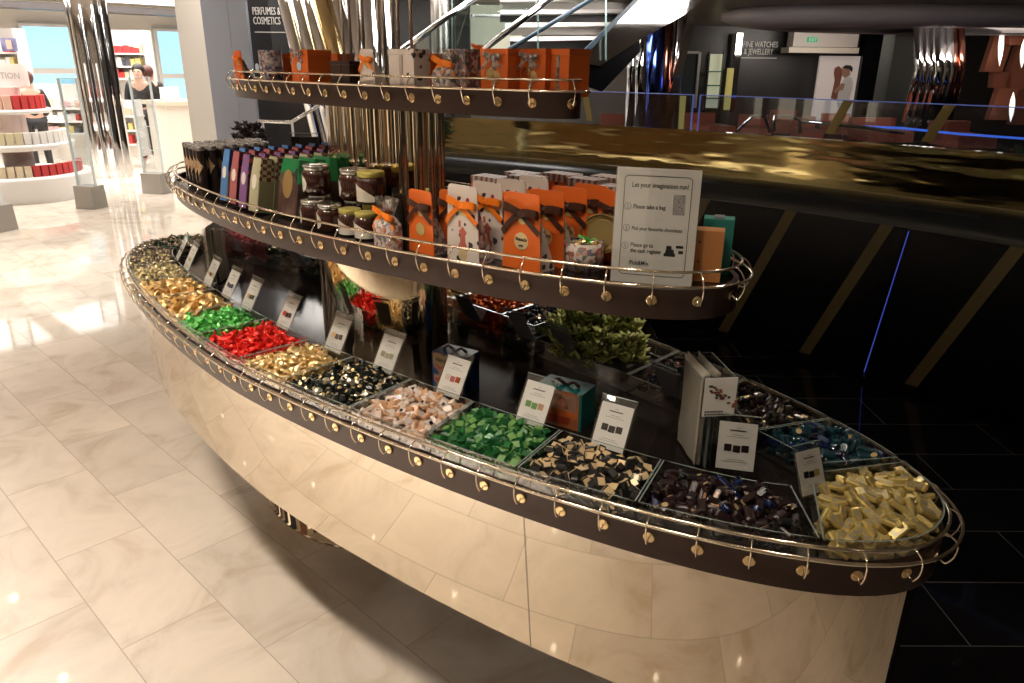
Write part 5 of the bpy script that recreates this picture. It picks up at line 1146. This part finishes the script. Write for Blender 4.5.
# copper panels with leaf lamps
m_cop = mat('copper_panel', (.42, .15, .09), .35, .4)
cpw = thing('copper_wall', 'folded copper coloured wall panels with slim leaf shaped lamps', 'wall panel', PD(1010, 100, 11.5)); b0 = cpw.location.copy()
for k, (a_, b_, c_, d_, dp) in enumerate(((993, 1012, 14, 72, 11.5), (1011, 1030, 10, 45, 11.3), (1011, 1034, 45, 90, 11.6), (993, 1011, 72, 88, 11.6), (994, 1014, 88, 120, 11.4), (1013, 1040, 88, 125, 11.7))):
    rel(flat('copper_panel', m_cop, a_, b_, c_, d_, dp, .12, cpw, lean=.12*(-1)**k), b0)
for (u, v0_, v1_) in ((1001, 26, 66), (1023, 38, 68), (1012, 92, 122)):
    P0, P1 = PD(u-1.5, v1_, 11.1)-b0, PD(u+1.5, v0_, 11.1)-b0; mb = MB(); mb.tube([P0.lerp(P1, f_) for f_ in (0, .25, .5, .75, 1)], [.002, .025, .035, .028, .002], 10); mb.build('leaf_lamp', mat('lamp_glow', (1, .9, .8), .5, emit=(1, .88, .75), es=1.6), cpw)
# ---- big chrome column and staircase
DC = 8.6
bc = thing('polished_column', 'big polished chrome column with a blue reflection painted on one flute beside the stair', 'column', PD(650, 64, DC)); bc.location.z = 0; b0 = bc.location.copy()
for k, (ut, um, r_, mm) in enumerate(((634, 630, .06, m_chrome), (642, 640, .09, m_chrome), (655, 652, .12, mat('painted_blue_reflection', (.10, .18, .70), .1, 1.)), (667, 664, .07, mat('copper_chrome', (.35, .14, .10), .1, 1.)), (680, 674, .05, m_chrome))):  # blue flute is a reflection put into the metal's colour
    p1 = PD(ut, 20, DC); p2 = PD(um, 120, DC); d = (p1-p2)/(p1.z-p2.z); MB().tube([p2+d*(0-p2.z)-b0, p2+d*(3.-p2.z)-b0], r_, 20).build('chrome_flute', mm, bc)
rel(flat('side_fin', m_chrome, 676, 684, 14, 120, DC-.1, .1, bc, lean=.15), b0)
DS = 8.0
stc = thing('staircase', 'grand staircase with chrome stringers and glass sides rising behind the display', 'staircase', PD(560, 100, DS)); b0 = stc.location.copy()
def slab(name, m, pts, dep, th): 
    P = [PD(u, v, dep)-b0 for u, v in pts]; Q = [p+_h*th for p in P]; n_ = len(P); mb = MB(); mb.add(P+Q, [tuple(range(n_)), tuple(reversed(range(n_, 2*n_)))]+[(i, i+n_, (i+1) % n_+n_, (i+1) % n_) for i in range(n_)]); return mb.build(name, m, stc)
slab('stringer', m_chrome, [(578, 62), (640, -4), (712, -4), (682, 16), (640, 40), (600, 66)], DS-.3, .35)
slab('underside', m_black, [(575, 62), (600, 57), (640, 40), (640, 52), (602, 92), (574, 82)], DS-.2, .3)
slab('stringer_edge', mat('dark_blue_edge', (.03, .06, .09), .3), [(572, 62), (640, -6), (645, -6), (577, 64)], DS-.45, .1)
for k, (u0_, u1_, v) in enumerate(((500, 640, -3), (500, 636, 10), (505, 622, 23), (510, 608, 37), (515, 594, 50), (520, 580, 61))):
    slab('tread', mat('stair_tread', (.78, .76, .74), .3, 0), [(u0_, v), (u1_, v-1), (u1_, v+2.5), (u0_, v+4)], DS+.25*(5-k)*.5, .35)
    slab('riser', m_dark if k % 2 else m_gsteel, [(u0_, v+4), (u1_, v+2.5), (u1_, v+12), (u0_, v+12)], DS+.3+.25*(5-k)*.5, .05)
for (a_, b_, r_, dp, mm) in (((398, 52), (480, -6), .026, DS-.7, m_chrome), ((480, 52), (556, -6), .03, DS-.8, m_chrome), ((505, 52), (600, -6), .02, DS-.5, mat('dark_blue_edge', (.03, .06, .09), .3))):
    MB().tube([PD(*a_, dp)-b0, PD(*b_, dp)-b0], r_, 12).build('handrail', mm, stc)
for (a_, b_, c_, d_) in (((405, 52), (455, 52), (455, 12), (470, 0)), ((455, 52), (482, 52), (545, 2), (470, 2))):
    slab('glass_side', thin_glass('stair_glass', (.80, .86, .86), .15), [a_, b_, d_, c_] if a_[0] == 405 else [a_, b_, c_, d_], DS-.65, .012)
for u in (452, 538, 606): slab('glass_post', mat('glass_post', (.25, .38, .38), .15, .3), [(u-.8, 60), (u+.8, 60), (u+.8, -6), (u-.8, -6)], DS-.55, .03)
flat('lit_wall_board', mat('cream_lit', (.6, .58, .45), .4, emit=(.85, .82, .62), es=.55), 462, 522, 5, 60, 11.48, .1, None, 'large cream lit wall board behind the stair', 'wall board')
tag(rel(flat('pipe', m_chrome, 445, 528, 14.5, 17.5, 11.38, .08, None, 'horizontal steel pipe across the cream lit panel', 'pipe'), Vector((0, 0, 0))))
mcolp = PD(443, 30, 9.3); mcol('steel_column', 'plain brushed steel column left of the cream lit panel'.replace('left of', 'beside'), mcolp.x, mcolp.y, .14, 0, 3.2, mat('steel_satin', (.5, .48, .46), .2, 1.))
flat('wall_stair', m_dark, 340, 470, -30, 130, 11.2, .2, kind='structure')
flat('wall_behind_stair', mat('stair_back', (.34, .31, .28), .4), 460, 640, -40, 160, 11.6, .2, kind='structure')
# ---- lights
def area(name, loc, size, power, col=(1, .9, .78), rot=(0, 0, 0), sy=None, spread=180):
    l = bpy.data.lights.new(name, 'AREA'); l.energy = power; l.color = col; l.size = size; l.spread = R(spread)
    if sy: l.shape = 'RECTANGLE'; l.size_y = sy
    o = bpy.data.objects.new(name, l); COL.objects.link(o); o.location = loc; o.rotation_euler = rot; return o
q = random.Random(2); dlp = None; warm = (1, .84, .66)
k = 0
for ix in range(9):
    for iy in range(4):
        x = -7.6+1.25*ix+(.3 if iy % 2 else 0); y = -3.9+1.15*iy
        if dlp is None:
            dlp = thing('downlight', 'round recessed ceiling downlight', 'ceiling light', (0, 0, 0), 0, 'round recessed ceiling downlights'); MB().lathe([(.036, -.001), (.055, -.004), (.058, 0)], 24, 0, None, True, False).build('trim_ring', m_white, dlp); MB().lathe([(0, -.001), (.027, -.001)], 20, caps=False).build('lamp', mat('lamp_lens', (1, 1, 1), .5, emit=(1, .88, .70), es=40.), dlp); o = dlp
        else: o = copy_tree(dlp)
        o.location = (x, y, ZC-.001); k += 1
# shop soft light
area('shop_light', (-11, 2.2, 2.5), 5, 430, (1, .95, .90), sy=8, spread=125)
area('hall_light', (-5.4, -1.2, 2.55), 3.5, 75, (1, .95, .89), sy=4.5, spread=75)
area('floor_light', (-1.6, -2.2, 2.58), 4.5, 85, (1, .93, .86), sy=1.2, spread=55)
# accent spots over the counter
def spot(loc, tgt, power, ang, col=warm, r=.04, blend=.5):
    l = bpy.data.lights.new('spot', 'SPOT'); l.energy = power; l.color = col; l.spot_size = R(ang); l.spot_blend = blend; l.shadow_soft_size = r
    o = bpy.data.objects.new('spot', l); COL.objects.link(o); o.location = loc; d = Vector(tgt)-Vector(loc); o.rotation_euler = d.to_track_quat('-Z', 'Y').to_euler()
for x in (-1.4, -.7, 0, .6, 1.2):
    spot((x*1.1-.05, -1.05, 2.6), (x, -.25, .9), 46 if x < .5 else 30, 60, r=.06, blend=.9)
for x in (-.9, .1, .9): spot((x, 1.2, 2.6), (x, .3, .9), 34, 55, blend=.9)
for x, y in ((-3.5, -1.3), (-2.4, -1.0), (-1.3, -1.0), (-.2, -1.05), (.9, -1.1)): spot((x, y, 2.6), (x, y, 0), 40 if x > -3 else 34, 92 if x > -2 else 62, (1, .92, .83), r=.06, blend=1)
p_ = PD(190, 100, 8.3); spot((-3.6, .2, 2.5), (p_.x, p_.y, 1.5), 70, 60, (1, .95, .9), blend=1)  # extra unseen spot added to brighten the white pillar
area('fill', (.5, -3.2, 2.55), 3, 7, warm, sy=2)
area('atrium_fill', (-2, 9, 5.2), 6, 900, (1, .88, .78), sy=5)
area('far_ceiling_fill', (1.5, 10.5, 2.1), 5, 60, (1, .85, .72), (R(180), 0, 0), sy=2)  # unseen upward fill added to lift the dark far ceiling
area('stair_fill', (-5.5, 3.4, 2.55), 2.2, 90, (1, .94, .86), sy=2)  # this and the next stair lights are unseen fills added to brighten it
area('stair_fill_near', (-3.5, 4.1, 2.55), 1.6, 70, (1, .94, .88), sy=1.6)
area('stair_fill_far', (-5.2, 6.6, 4.6), 2, 220, (1, .95, .9), sy=2)
pc_ = PD(828, 92, 11.8); area('poster_fill', (pc_.x, pc_.y, 2.1), 1.2, 16, (1, .9, .8), (R(75), 0, rz), sy=.5)  # unseen fill added to brighten the canopy and couple poster
pc_ = PD(1000, 60, 9.6); area('copper_light', (pc_.x, pc_.y, 2.2), 1.2, 30, (1, .85, .72), (R(75), 0, rz), sy=.5)
pc_ = PD(640, 60, 6.6); area('column_light', (pc_.x+.6, pc_.y, 2.5), 1.0, 40, (1, .92, .84), (R(50), 0, rz), sy=1.)
wd = bpy.data.worlds.new('world'); scn.world = wd; wd.use_nodes = True; wd.node_tree.nodes['Background'].inputs[0].default_value = (.9, .8, .72, 1); wd.node_tree.nodes['Background'].inputs[1].default_value = .12


scn.view_settings.view_transform = 'Standard'; scn.view_settings.look = 'None'; scn.view_settings.gamma = 1; scn.view_settings.use_curve_mapping = False
scn.view_settings.exposure = 0.12
